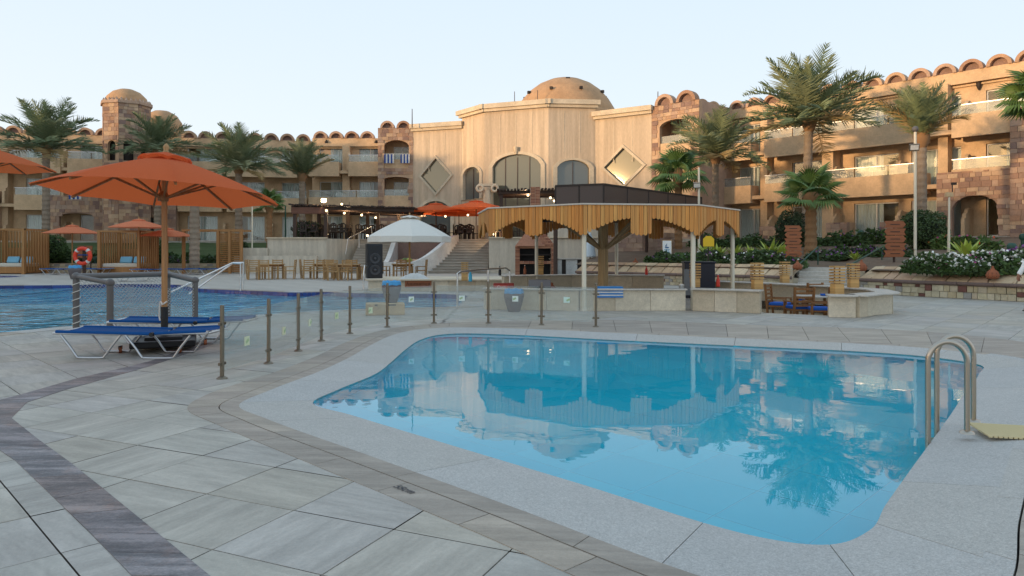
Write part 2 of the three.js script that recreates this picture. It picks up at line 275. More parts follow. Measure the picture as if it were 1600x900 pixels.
{ // wide paving beyond the reach of single tiles
  const hc = ccw(rBigO).slice().reverse(), a = hc.reduce((m, p, k) => (p[0] > hc[m][0] ? k : m), 0), h2 = [...hc.slice(a), ...hc.slice(0, a + 1)], far = 90;
  const key = [[far, h2[0][1]], ...h2, [far, h2[0][1] + 0.001], [far, far], [-far, far], [-far, -far], [far, -far]];
  const g = new Geo();
  [[-75, -16, -52, 12, [rSmallO]], [-16, -6.1, -52, -14, []], [-6.1, 60, -52, -26, []]].forEach(([x0, x1, z0, z1, h]) => g.slab(clip(key, ccw([[x0, z0], [x1, z0], [x1, z1], [x0, z1]])), -0.0135, -0.001, h));
  put('far_paving', g, MAT.deck, deck);
}
// slate band stones
{
  for (let i = 0; i < bandIn.length - 1; i++) {
    const n = i < 4 ? 2 : i === 5 ? 1 : 2;
    for (let k = 0; k < n; k++) {
      const L = (A, B, t) => [A[0] + (B[0] - A[0]) * t, A[1] + (B[1] - A[1]) * t], t0 = k / n + 0.004, t1 = (k + 1) / n - 0.004;
      put('slate_slab', new Geo().slab(ccw([L(bandIn[i], bandIn[i + 1], t0), L(bandIn[i], bandIn[i + 1], t1), L(bandOut[i], bandOut[i + 1], t1), L(bandOut[i], bandOut[i + 1], t0)]), -0.01, 0.004), MAT.slate[(i + k) % 3], deck);
    }
  }
}
// rings of coping and border slabs round the shallow pool
function ringSlab(A, B, i0, i1, yA, yB, th, gap) {
  const P = [], Q = [];
  for (let i = i0; i <= i1; i++) { P.push(A[i % NR]); Q.push(B[i % NR]); }
  const cutEnd = (arr) => { const l = Math.hypot(arr[1][0] - arr[0][0], arr[1][1] - arr[0][1]), t = gap / l; arr[0] = [arr[0][0] + (arr[1][0] - arr[0][0]) * t, arr[0][1] + (arr[1][1] - arr[0][1]) * t]; };
  cutEnd(P); cutEnd(Q);
  const t = [], v = (p, y) => [p[0], y, p[1]], q = (a, b, c, d) => t.push(...a, ...b, ...c, ...a, ...c, ...d);
  for (let i = 0; i < P.length - 1; i++) {
    q(v(P[i], yA), v(P[i + 1], yA), v(Q[i + 1], yB), v(Q[i], yB)); q(v(P[i], yA - th), v(P[i + 1], yA - th), v(P[i + 1], yA), v(P[i], yA)); q(v(Q[i], yB), v(Q[i + 1], yB), v(Q[i + 1], yB - th), v(Q[i], yB - th));
  }
  const e = P.length - 1; q(v(P[0], yA), v(Q[0], yB), v(Q[0], yB - th), v(P[0], yA - th)); q(v(P[e], yA), v(P[e], yA - th), v(Q[e], yB - th), v(Q[e], yB));
  return new Geo().tris(t);
}
const pool = thing('shallow_pool', 'shallow turquoise pool with white stone coping and a steel ladder at its side', 'pool');
const cut = (name, A, B, yA, yB, th, step, gap, mats, off = 0, pale) => { for (let i = off; i < NR + off; i += step) put(name, ringSlab(A, B, i, Math.min(i + step, NR + off), yA, yB, th, gap), (pale && i / NR > 0.66 && i / NR < 0.93 ? MAT.coping : mats)[(rnd() * 3) | 0], pool); };
cut('coping_slab', rW, rM, -0.085, -0.012, 0.06, 13, 0.006, MAT.coping, 3);
cut('inner_border', rM, rGi, -0.012, 0.002, 0.10, 10, 0.006, MAT.border, 6, true);
cut('outer_border', rGo, rO, 0.002, 0.003, 0.10, 5, 0.007, MAT.border);
put('overflow_channel', ringSlab(toR(rG, rW, 0.03), toR(rG, rO, 0.03), 0, NR, -0.09, -0.09, 0.02, 0), MAT.dark, pool);
const PF = -0.62;
{ // basin: wall, floor tiles, water
  const t = [], low = rW, wv = (p, y) => [p[0], y, p[1]];
  for (let i = 0; i < NR; i++) { const a = low[i], b = low[(i + 1) % NR]; t.push(...wv(a, -0.09), ...wv(b, -0.09), ...wv(b, PF), ...wv(a, -0.09), ...wv(b, PF), ...wv(a, PF)); }
  put('basin_wall', new Geo().tris(t), MAT.poolTile[0], pool);
  put('basin_floor', new Geo().slab(rW, PF - 0.1, PF), MAT.poolGrout, pool);
  const ca = Math.cos(0.785), sa = Math.sin(0.785), reg = ccw(rW);
  let n = 0;
  for (let i = -20; i < 40; i++) for (let j = -30; j < 30; j++) {
    const at = (a, b) => { const x = a * 0.62, z = b * 0.62; return [x * ca - z * sa, -6 - (x * sa + z * ca)]; };
    const q = ccw([at(i, j), at(i + 0.988, j), at(i + 0.988, j + 0.988), at(i, j + 0.988)]);
    const p = q.every((c) => inside(c, rW)) ? q : clip(reg, q);
    if (p.length < 3 || Math.abs(areaOf(p)) < 0.01) continue;
    if (n++ < 298) put('floor_tile', new Geo().slab(p, PF - 0.02, PF + 0.004), MAT.poolTile[(rnd() * 3) | 0], pool);
  }
}
function waterBody(name, r, top, bottom, m, label) { const o = put(name, new Geo().slab(r, bottom, top), m); struct(o, label); return o; }
const rippleA = fbm(512, [[5, 4, 0.7], [9, 12, 0.5], [24, 22, 0.22], [60, 60, 0.06]]);
const ripple = mono(512, [3.2, 3.2], rippleA, 0, 1, false), ripple2 = mono(512, [2.4, 2.4], rippleA, 0, 1, false);
const waterMat = (s, t, c, dist) => mat('#ffffff', 0.0, { transmission: 1, thickness: 1, ior: 1.33, attenuationColor: new THREE.Color().setRGB(...c), attenuationDistance: dist, bumpMap: t, bumpScale: s });
waterBody('shallow_water', offset(rW, 0.02 * sgn(rW)), WATER, PF - 0.05, waterMat(0.0012, ripple, [0.36, 0.92, 0.97], 1.0), 'still turquoise water of the shallow pool');
{ // swimming pool
  const p = thing('swimming_pool', 'large curved swimming pool with a dark blue tile edge', 'pool');
  const n = rBig.length, t = [], f = [], wv = (q, y) => [q[0], y, q[1]], floor = -1.05;
  for (let i = 0; i < n; i++) { const a = rBig[i], b = rBig[(i + 1) % n]; f.push(...wv(a, -0.5), ...wv(b, -0.5), ...wv(b, floor), ...wv(a, -0.5), ...wv(b, floor), ...wv(a, floor)); }
  void t;
  put('basin_wall', new Geo().tris(f), MAT.poolTile[0], p);
  put('basin_floor', new Geo().slab(rBig, floor - 0.1, floor), MAT.poolTile[1], p);
  const gs = MAT.blueTile.map(() => new Geo());            // rows of small blue tiles at the waterline
  for (let i = 0; i < n; i++) {
    const a = rBig[i], b = rBig[(i + 1) % n], l = Math.hypot(b[0] - a[0], b[1] - a[1]), k = Math.max(1, Math.round(l / 0.26)), ry = -Math.atan2(b[1] - a[1], b[0] - a[0]);
    for (let j = 0; j < k; j++) for (let r = 0; r < 2; r++) { const s = (j + 0.5) / k; gs[(rnd() * 3) | 0].box(a[0] + (b[0] - a[0]) * s, -0.13 - r * 0.245, a[1] + (b[1] - a[1]) * s, l / k - 0.012, 0.235, 0.03, ry); }
  }
  gs.forEach((g, i) => stuff(put('edge_tiles', g, MAT.blueTile[i], p)));
  const cp = (A, B, step, mats, nm) => { for (let i = 0; i < n; i += step) { const P = [], Q = []; for (let k = i; k <= Math.min(i + step, n); k++) { P.push(A[k % n]); Q.push(B[k % n]); } put(nm, new Geo().slab(ccw([...P, ...Q.reverse()]), -0.06, 0.006), mats[(rnd() * mats.length) | 0], p); } };
  cp(rBig, rBigO, 4, MAT.border.concat(MAT.coping), 'coping_slab');
  waterBody('pool_water', offset(rBig, 0.01 * sgn(rBig)), -0.12, floor - 0.05, waterMat(0.085, ripple2, [0.42, 0.90, 0.96], 1.2), 'rippled blue water of the large swimming pool');
  const q = thing('round_pool', 'small round pool with blue edge beyond the large swimming pool', 'pool');
  const m = rSmall.length, h = [];
  for (let i = 0; i < m; i++) { const a = rSmall[i], b = rSmall[(i + 1) % m]; h.push(...wv(a, -0.05), ...wv(b, -0.05), ...wv(b, -0.8), ...wv(a, -0.05), ...wv(b, -0.8), ...wv(a, -0.8)); }
  put('basin_wall', new Geo().tris(h), MAT.blueTile[0], q); put('basin_floor', new Geo().slab(rSmall, -0.9, -0.8), MAT.poolTile[1], q);
  put('coping', new Geo().slab(rSmallO, -0.06, 0.006, [rSmall]), MAT.coping[0], q);
  waterBody('round_pool_water', offset(rSmall, 0.01 * sgn(rSmall)), -0.1, -0.85, waterMat(0.085, ripple2, [0.34, 0.8, 0.92], 1.2), 'blue water of the small round pool');
}
{ // depth marking on the border
  const g = new Geo(), [x, z] = GP(632, 766);
  const c = document.createElement('canvas'); c.width = 256; c.height = 96; const k = c.getContext('2d'); k.fillStyle = '#3a3a40'; k.font = 'italic bold 76px sans-serif'; k.textAlign = 'center'; k.fillText('55cm', 128, 74);
  const t = new THREE.CanvasTexture(c); t.colorSpace = THREE.SRGBColorSpace;
  const pl = new THREE.PlaneGeometry(0.24, 0.09); g.g.push(pl.toNonIndexed());
  const o = put('depth_marking', g.done(true), mat('#ffffff', 0.8, { map: t, alphaTest: 0.5 }), pool); o.rotation.set(-Math.PI / 2, 0, -0.785); o.position.set(x, 0.0075, z); o.userData.label = 'painted depth marking reading 55cm';
}
// pool ladder
{
  const p = thing('pool_ladder', 'polished steel ladder rails at the edge of the shallow pool', 'pool ladder');
  const a = GP(1511, 677), b = GP(1521, 659);
  const dir = [b[0] - a[0], b[1] - a[1]], L = Math.hypot(...dir), nx = -0.79, nz = -0.12; void L;
  [a, b].forEach(([x, z]) => {
    const pts = [[x, 0, z], [x, 0.4, z], [x, 0.55, z]]; const w = 0.36, r = w / 2;
    for (let i = 1; i < 8; i++) { const t = i / 8 * Math.PI; pts.push([x + nx * r * (1 - Math.cos(t)), 0.55 + r * Math.sin(t) * 0.95, z + nz * r * (1 - Math.cos(t))]); }
    pts.push([x + nx * w, 0.55, z + nz * w], [x + nx * w, 0.2, z + nz * w], [x + nx * w, -0.55, z + nz * w]);
    put('rail', new Geo().tube(pts, 0.021, 14, 90), MAT.steel, p);
    put('foot_flange', new Geo().lathe([[0.001, 0.022], [0.03, 0.022], [0.05, 0.012], [0.055, 0]], x, 0.001, z), MAT.steel, p);
  });
  for (const y of [-0.25, -0.45]) put('tread', new Geo().box((a[0] + b[0]) / 2 + nx * 0.36, y, (a[1] + b[1]) / 2 + nz * 0.36, 0.06, 0.025, 0.36, Math.atan2(dir[0], dir[1])), MAT.steel, p);
}
{ // mat beside the ladder
  const g = new Geo(), c = GP(1592, 677), ry = -0.25;
  for (let i = 0; i < 22; i++) g.box(-0.36 + i * 0.034, 0.006, 0, 0.024, 0.012, 0.44); for (let i = 0; i < 12; i++) g.box(0, 0.013, -0.21 + i * 0.038, 0.75, 0.006, 0.016);
  const o = put('drain_mat', g, mat('#cdbf96', 0.8)); o.position.set(c[0] + 0.1, -0.002, c[1]); o.rotation.y = ry; tag(o, 'beige slatted drain mat on the coping by the ladder', 'mat');
}

// ---------------------------------------------------------------- terraces and garden slopes
const LV = [2.2, 5.13, 8.06], CORN = 10.95;               // floor levels and cornice of the hotel
function loft(name, Gl, Hl, y0, y1, m, label, bump = 0.06) {
  const nu = 45, nv = 16, at = (L, t) => { const s = t * (L.length - 1), i = Math.min(L.length - 2, s | 0), f = s - i; return [L[i][0] + (L[i + 1][0] - L[i][0]) * f, L[i][1] + (L[i + 1][1] - L[i][1]) * f]; };
  const P = []; for (let i = 0; i <= nu; i++) { const a = at(Gl, i / nu), b = at(Hl, i / nu), row = []; for (let j = 0; j <= nv; j++) { const t = j / nv; row.push([a[0] + (b[0] - a[0]) * t, y0 + (y1 - y0) * Math.pow(t, 0.85) + (j && j < nv ? rr(-bump, bump) : 0), a[1] + (b[1] - a[1]) * t]); } P.push(row); }
  const t = []; for (let i = 0; i < nu; i++) for (let j = 0; j < nv; j++) t.push(...P[i][j], ...P[i + 1][j], ...P[i + 1][j + 1], ...P[i][j], ...P[i + 1][j + 1], ...P[i][j + 1]);
  struct(put(name, new Geo().tris(t), m), label);
  const pts = P.flat(); return (x, z) => { let b = 1e9, y = 0; for (const p of pts) { const d = (p[0] - x) ** 2 + (p[2] - z) ** 2; if (d < b) { b = d; y = p[1]; } } return y; };
}
const gardenLine = [[3.0, -33.7], [6, -30.8], [9.2, -28.1], [10.2, -26.8], [10.9, -28.4], [12.9, -27.5], [12.2, -24.2], [14.3, -20.9], [17, -18], [22, -14]];
const gardenY = loft('garden_slope', gardenLine, [[9, -49], [12, -49.5], [14, -49.4], [16, -48.5], [18, -46.2], [20, -44], [22, -41.5], [25, -38], [29, -33.4], [34, -27.6]], 0.78, 2.15, MAT.soil, 'brown planted earth slope below the right wing');
const leftY = loft('lawn_slope', [[-60, -40], [-44, -45], [-28, -46.5], [-15.7, -46.2]], [[-58, -50.6], [-44, -54.0], [-28, -57.2], [-14, -59.8]], 0.3, 2.1, MAT.grass, 'green planted slope below the left wing');
struct(put('hotel_plateau', new Geo().slab([[-75, -46], [-58.5, -50.4], [-44, -53.7], [-28, -56.9], [-13.8, -59.6], [-13.8, -55], [8.9, -52], [9, -48.6], [13, -49.2], [16, -48.2], [19, -44.7], [22, -41.2], [25, -37.7], [29, -33.1], [34, -27.3], [42, -18], [120, -18], [120, -120], [-75, -120]], -0.5, 2.19), MAT.deck), 'raised ground the hotel stands on');
const terrace = struct(put('restaurant_terrace', new Geo().slab([[-15.7, -46], [-11.9, -46], [-10.35, -49.1], [-1.45, -49.1], [-1.45, -45], [5.4, -45], [9.4, -46], [12.4, -47.6], [12.6, -51.5], [8.8, -52.1], [-13.7, -55.1], [-13.7, -58], [-15.7, -58]], -0.02, 2.2), MAT.wall), 'raised restaurant terrace with a pale retaining wall');
put('terrace_coping', new Geo().box(-13.8, 2.24, -46.02, 3.9, 0.08, 0.3).box(2.0, 2.24, -45.0, 6.9, 0.08, 0.28), MAT.trim, terrace);
put('lower_wall', new Geo().box(-14.9, 0.55, -45.3, 5.2, 1.1, 0.35), MAT.wall, terrace); put('lower_wall', new Geo().box(-16.4, 0.8, -45.9, 1.6, 1.6, 0.4), MAT.wall, terrace);
put('upper_wall', new Geo().box(4.2, 2.5, -45.15, 3.9, 0.66, 0.3), MAT.wall, terrace);
function stairs(label, x0, x1, zb, n, rise, run, taper = 0) {
  const p = thing('staircase', label, 'stairs');
  for (let i = 0; i < n; i++) { const a = x0 + taper * i / n; put('step', new Geo().rbox((a + x1) / 2, rise * (i + 1) / 2 - 0.0225, zb - run * (i + 0.5) - (n - i) * 0, x1 - a, rise * (i + 1) - 0.045, run - 0.003, 0.004), MAT.steps[0], p); } for (let i = 0; i < n; i++) { const a = x0 + taper * i / n; put('tread', new Geo().rbox((a + x1) / 2, rise * (i + 1) - 0.022, zb - run * (i + 0.5) + 0.03, x1 - a, 0.045, run + 0.04, 0.01), MAT.steps[1], p); }
  return p;
}
MAT.steps = [stone('#a89f92'), stone('#b8aea0')];
stairs('narrow stone staircase between the terrace wall and the curved planter', -10.3, -7.9, -44.6, 13, 0.169, 0.345);
stairs('wide stone staircase between the white curved planter and the bar wall', -5.75, -1.5, -44.6, 13, 0.169, 0.345, 2.1);
{ // curved white planter with rocks and cacti
  const p = thing('curved_planter', 'white curved planter wall holding rocks and small cacti between two staircases', 'planter');
  const pts = [[-7.85, -44.3], [-6.9, -43.9], [-5.9, -44.1], [-5.0, -45.2], [-4.3, -46.8], [-3.75, -48.8]];
  const ribbon = (f, n, th) => { const t = [], q = (a, b, c, d) => t.push(...a, ...b, ...c, ...a, ...c, ...d), at = (i, s, top) => { const [x, y, z] = f(i / n), [x1, , z1] = f(Math.min(1, i / n + 0.01)), [x0, , z0] = f(Math.max(0, i / n - 0.01)), l = Math.hypot(x1 - x0, z1 - z0); return [x - (z1 - z0) / l * s * th / 2, top ? y : 0, z + (x1 - x0) / l * s * th / 2]; }; for (let i = 0; i < n; i++) { q(at(i, 1, 0), at(i + 1, 1, 0), at(i + 1, 1, 1), at(i, 1, 1)); q(at(i, -1, 0), at(i + 1, -1, 0), at(i + 1, -1, 1), at(i, -1, 1)); q(at(i, 1, 1), at(i + 1, 1, 1), at(i + 1, -1, 1), at(i, -1, 1)); } return new Geo().tris(t); };
  const cv = new THREE.CatmullRomCurve3(pts.map((q) => V(q[0], 0, q[1])));
  put('wall', ribbon((t) => { const c = cv.getPoint(t), k = Math.max(0, t - 0.3) / 0.7; return [c.x, 0.72 + 1.75 * k * k * (3 - 2 * k), c.z]; }, 40, 0.3), MAT.white, p);
  put('wall', ribbon((t) => [-7.85, 0.72 + 1.6 * t * t * (3 - 2 * t), -44.3 - 4.6 * t], 24, 0.3), MAT.white, p);
  put('soil', new Geo().slab(ccw([[-7.7, -44.6], [-6.0, -44.5], [-4.4, -47], [-3.9, -49], [-7.7, -49]]), 0, 0.62), MAT.soil, p);
  put('back_wall', new Geo().box(-5.8, 1.1, -48.6, 4.0, 2.2, 0.4), MAT.stones[4], p);
  for (let i = 0; i < 26; i++) { const x = rr(-7.4, -4.9), z = rr(-44.8, -46.6); const g = new THREE.IcosahedronGeometry(rr(0.1, 0.24), 1); put('rock', new Geo().add(g, M4(x, 0.68, z, rr(0, 6), rr(0, 3), 0, 1.3, 0.8, 1)), MAT.stones[i % 7], p); }
  for (let i = 0; i < 9; i++) put('cactus', new Geo().ball(rr(-7.3, -5.0), 0.8, rr(-44.8, -46.2), rr(0.14, 0.24), 1.0, 10), i % 3 ? MAT.leaf[3] : MAT.lime, p);
}
// ---------------------------------------------------------------- stone cladding
function stoneFace(parent, x0, x1, y0, y1, z, open, single, name = 'stone', rowH = [0.2, 0.34], wR = [0.22, 0.55], mats = MAT.stones) {
  const gs = mats.map(() => new Geo()); let y = y0, left = single;
  while (y < y1 - 0.02) {
    const h = Math.min(y1 - y, rr(...rowH)); let x = x0;
    while (x < x1 - 0.02) {
      let w = Math.min(x1 - x, rr(...wR)); if (x1 - x - w < 0.15) w = x1 - x;
      const cx = x + w / 2, cy = y + h / 2;
      if (!(open && open(cx, cy))) { const k = (rnd() * mats.length) | 0, th = rr(0.03, 0.06); if (left-- > 0) put(name, new Geo().box(cx, cy, z + th / 2, w - 0.015, h - 0.015, th), mats[k], parent); else gs[k].box(cx, cy, z + th / 2, w - 0.015, h - 0.015, th); }
      x += w;
    }
    y += h;
  }
  gs.forEach((g, i) => g.g.length && stuff(put(name + '_facing', g, mats[i], parent)));
}
function windowIn(parent, x0, x1, y0, y1, z, kind = 0) {    // sliding glass door: frame > pane, curtain
  const w = x1 - x0, h = y1 - y0, t = 0.06, g = new Geo();
  g.box((x0 + x1) / 2, y1 - t / 2, z, w, t, 0.08).box((x0 + x1) / 2, y0 + t / 2, z, w, t, 0.08).box(x0 + t / 2, (y0 + y1) / 2, z, t, h - 2 * t, 0.08).box(x1 - t / 2, (y0 + y1) / 2, z, t, h - 2 * t, 0.08).box((x0 + x1) / 2, (y0 + y1) / 2, z, t, h - 2 * t, 0.08);
  const f = put('window', g, MAT.frame, parent);
  for (const s of [0, 1]) put('pane', new Geo().box(x0 + w * (0.25 + 0.5 * s), (y0 + y1) / 2, z - 0.01 + s * 0.02, w / 2 - t * 1.2, h - 2 * t, 0.012), MAT.doorGlass, f);
  const cu = [], n = 26, c0 = x0 + (kind === 2 ? w * 0.4 : 0), c1 = kind === 1 ? x0 + w * 0.62 : x1, zz = (i) => z - 0.16 + 0.035 * Math.sin(i * 1.9) + 0.015 * Math.sin(i * 4.1);
  for (let i = 0; i < n; i++) { const a = c0 + (c1 - c0) * i / n, b = c0 + (c1 - c0) * (i + 1) / n; cu.push(a, y0, zz(i), b, y0, zz(i + 1), b, y1, zz(i + 1), a, y0, zz(i), b, y1, zz(i + 1), a, y1, zz(i)); }
  put('curtain', new Geo().tris(cu), MAT.curtain, f);
}
function lantern(parent, x, y, z) { put('wall_lantern', new Geo().lathe([[0.001, -0.3], [0.05, -0.24], [0.13, -0.05], [0.15, 0.12], [0.05, 0.22], [0.03, 0.3], [0.001, 0.33]], x, y, z, 8).box(x, y + 0.25, z - 0.1, 0.05, 0.05, 0.22), MAT.dark, parent); }
function parapetArch(parent, x, y, z, r, stoneK) {
  const s = new THREE.Shape(Array.from({ length: 34 }, (_, i) => { const k = i < 17 ? i : 33 - i, q = i < 17 ? r : r * 0.7, a = k / 16 * Math.PI; return new THREE.Vector2(q * Math.cos(a), q * Math.sin(a)); }));
  const g = new Geo().plate(s, -0.55, 0.05, M4(x, y, z), 14), a = put('parapet_arch', g, MAT.stones[[0, 3, 5, 6][stoneK % 4]], parent);
  const q = new THREE.Shape(); q.absarc(0, 0, r * 0.69, 0, Math.PI, false);
  put('arch_panel', new Geo().plate(q, -0.5, -0.26, M4(x, y, z), 12), MAT.stones[4], a);
}
function wing(label, A, B, o) {
  const dx = B[0] - A[0], dz = B[1] - A[1], L = Math.hypot(dx, dz), p = thing('hotel_wing', label, 'building', [A[0], 0, A[1]], Math.atan2(-dz, dx));
  const W = o.set ?? 1.5, wallTop = o.top ?? CORN, s = RECT(0, 1.6, L, wallTop), holes = [];
  LV.forEach((y, f) => o.bays.forEach(([c, w, kind, skip]) => { if (skip && skip.includes(f)) return; holes.push([c - w / 2, c + w / 2, y + 0.03, y + 2.13, f, kind ?? ((c * 7 + f * 3) | 0) % 3]); }));
  holes.forEach(([a, b, y0, y1]) => s.holes.push(new THREE.Path(RECT(a, y0, b, y1).getPoints())));
  put('wall', new Geo().plate(s, -W - 0.3, -W), MAT.sand, p);
  holes.forEach(([a, b, y0, y1, f, k]) => windowIn(p, a, b, y0, y1, -W - 0.2, k));
  put('room_wall', new Geo().box(L / 2, (1.6 + wallTop) / 2, -W - 1.6, L, wallTop - 1.6, 0.1), MAT.sandDark, p);
  put('rear_block', new Geo().box(L / 2, (1.6 + wallTop) / 2, -W - 5.5, L, wallTop - 1.6, 7.4), MAT.sand, p);
  put('roof', new Geo().box(L / 2, wallTop + 0.06, -W - 4.6, L, 0.12, 9.3), MAT.sand, p);
  put('cornice', new Geo().box(L / 2, wallTop + 0.07, -W + 0.14, L, 0.26, 0.46).box(L / 2, wallTop - 0.16, -W + 0.06, L, 0.1, 0.2), MAT.sand, p);
  put('parapet', new Geo().box(L / 2, wallTop + 0.44, -W - 0.12, L, 0.48, 0.34), MAT.sand, p);
  for (let x = 0.7; x < L - 0.4; x += 1.32) if (!(o.noArch && o.noArch(x))) parapetArch(p, x, wallTop + 0.67, -W + 0.12, 0.6, (x * 3 | 0) % 7);
  [0, 1, 2].forEach((f) => { if (f) put('floor_slab', new Geo().box(L / 2, LV[f] - 0.13, -W / 2 - 0.1, L, 0.24, W - 0.1), MAT.sandDark, p); });
  [1, 2].forEach((f) => (o.parapets[f] ?? o.parapets.all).forEach(([a, b, fw = 0, round]) => {
    const y = LV[f], pr = 0.16; void round;
    const m = put('balcony', new Geo().box((a + b) / 2, y + 0.1, fw - pr / 2, b - a, 1.2, pr).box(a + pr / 2, y + 0.1, fw - pr - W * 0.3, pr, 1.2, W * 0.6).box(b - pr / 2, y + 0.1, fw - pr - W * 0.3, pr, 1.2, W * 0.6), MAT.sand, p);
    const n = Math.max(1, Math.round((b - a) / 1.9));
    for (let i = 0; i < n; i++) { const x0 = a + (b - a) * i / n + 0.05, x1 = a + (b - a) * (i + 1) / n - 0.05; put('railing_glass', new Geo().box((x0 + x1) / 2, y + 0.97, fw - 0.08, x1 - x0, 0.52, 0.014), MAT.railGlass, m); }
    put('top_rail', new Geo().box((a + b) / 2, y + 1.25, fw - 0.08, b - a, 0.04, 0.05), MAT.alu, m);
  }));
  (o.screens ?? []).forEach((x) => [0, 1, 2].forEach((f) => {      // stepped rounded screens between balconies
    const y = LV[f], q = new THREE.Shape(); q.moveTo(-W, y); q.lineTo(-0.1, y); q.lineTo(-0.1, y + 1.0); q.lineTo(-0.3, y + 1.0); q.lineTo(-0.3, y + 1.25); q.lineTo(-0.5, y + 1.25); q.quadraticCurveTo(-0.8, y + 1.75, -1.2, y + 1.5); q.lineTo(-W, y + 1.5); q.lineTo(-W, y);
    put('screen_wall', new Geo().plate(q, -0.09, 0.09, M4(x, 0, 0, -Math.PI / 2)), MAT.sand, p);
  }));
  (o.piers ?? []).forEach(([x, w, zf]) => put('pier', new Geo().box(x, (1.6 + wallTop) / 2, (zf - W) / 2, w, wallTop - 1.62, W + zf - 0.01), MAT.sand, p));
  (o.lamps ?? []).forEach((x) => lantern(p, x, LV[2] + 2.45, -W + 0.12));
  (o.stone ?? []).forEach(([x0, x1, y0, y1, zf, arch, single]) => {
    const sh = RECT(x0, y0, x1, y1); if (arch) arch.forEach((a) => sh.holes.push(archPath(...a)));
    put('stone_wall', new Geo().plate(sh, zf - 0.35, zf), MAT.stones[1], p);
    const side = (x) => new Geo().box(x, (y0 + y1) / 2, zf - W * 0.4, 0.3, y1 - y0 - 0.01, W * 0.75); put('stone_wall', side(x0 + 0.16), MAT.stones[3], p); put('stone_wall', side(x1 - 0.16), MAT.stones[3], p);
    const open = (x, y) => arch && arch.some(([a, b, ya, ys, r]) => x > a - 0.08 && x < b + 0.08 && y > ya && y < ys + r * Math.sqrt(Math.max(0, 1 - ((x - (a + b) / 2) / ((b - a) / 2 + 0.05)) ** 2)) - r * 0.1);
    stoneFace(p, x0, x1, y0, y1, zf, open, single ?? 0);
  });
  return p;
}
MAT.railGlass = mat([0.80, 0.84, 0.82], 0.02, { transmission: 0.85, thickness: 0, ior: 1.55 });
// right wing
wing('three storey sand coloured hotel wing with glass railed balconies behind the garden', [14.35, -50.2], [33.0, -28.7], {
  bays: [[1.9, 2.2], [5.9, 2.3], [10.1, 2.6], [13.4, 2.6], [17.0, 2.2], [21.5, 2.4], [25.5, 2.4]], screens: [3.7, 8.0, 11.75, 15.2, 23.5],
  parapets: { all: [[-0.2, 2.6], [3.6, 7.5, 0.05], [7.52, 13.3, 0], [14.7, 17.4, 0.05], [19.3, 23, 0], [23.4, 28, 0]] }, piers: [[7.6, 0.7, -0.5], [3.1, 0.5, -0.8], [14.0, 0.5, -0.8]], lamps: [3.8, 12, 15.6], top: 10.75,
  stone: [[14.0, 17.45, 2.2, 5.7, 0.12, [[14.75, 16.9, 2.2, 3.75, 0.8]], 150], [17.45, 19.4, 1.8, 8.75, 0.2, null, 140], [7.7, 9.0, 2.2, 3.15, -0.1, null, 0], [10.9, 13.6, 2.2, 3.1, -0.1, null, 0], [3.2, 5.2, 2.2, 3.05, -0.1, null, 0]],
});
// left wing and its forward end
wing('long sand coloured hotel wing with stone ground floor arches beyond the large pool', [-56, -53.0], [-17.0, -60.6], {
  bays: [[2.5, 2.4], [6.6, 2.4], [10.6, 2.4], [14.2, 2.0], [18.6, 2.4], [22.6, 2.4], [26.6, 2.2], [30.8, 2.4], [34.6, 2.4], [38.2, 2.0]], screens: [8.6, 16.4, 20.6, 28.7, 32.7, 36.5],
  parapets: { 1: [[0.2, 8], [8.9, 12.2], [17.2, 20.5], [21, 24.6], [29.2, 32.6], [33, 39.4]], 2: [[0.2, 8], [8.9, 15.8], [16.8, 20.5], [21, 28], [28.9, 32.6], [33, 39.4]] }, piers: [[16.2, 0.6, -0.6], [28.3, 0.6, -0.7], [4.6, 0.5, -0.8]], lamps: [8.6, 16.2, 24.6, 32.7], top: 10.2,
  stone: [[12.3, 16.1, 2.0, 6.1, 0.12, [[13.2, 15.3, 2.2, 3.7, 0.75]]], [19.8, 23.7, 2.0, 5.8, 0.2, [[20.5, 23.0, 2.2, 4.2, 0.25]]], [24.7, 29.1, 2.0, 6.0, 0.12, [[26.0, 27.8, 2.2, 3.6, 0.7]]], [8.0, 8.8, 2, 5.4, 0.1, null]],
});
wing('projecting end of the left hotel wing beside the stone bay', [-16.9, -59.2], [-10.8, -59.2], {
  bays: [[1.7, 2.2], [4.9, 1.9]], screens: [3.3], parapets: { 1: [[0.1, 6.0]], 2: [[0.1, 2.6], [3.4, 6.0, 0.1]] }, piers: [[3.0, 0.6, -0.8]], lamps: [1.2, 5.4], top: 10.25,
});
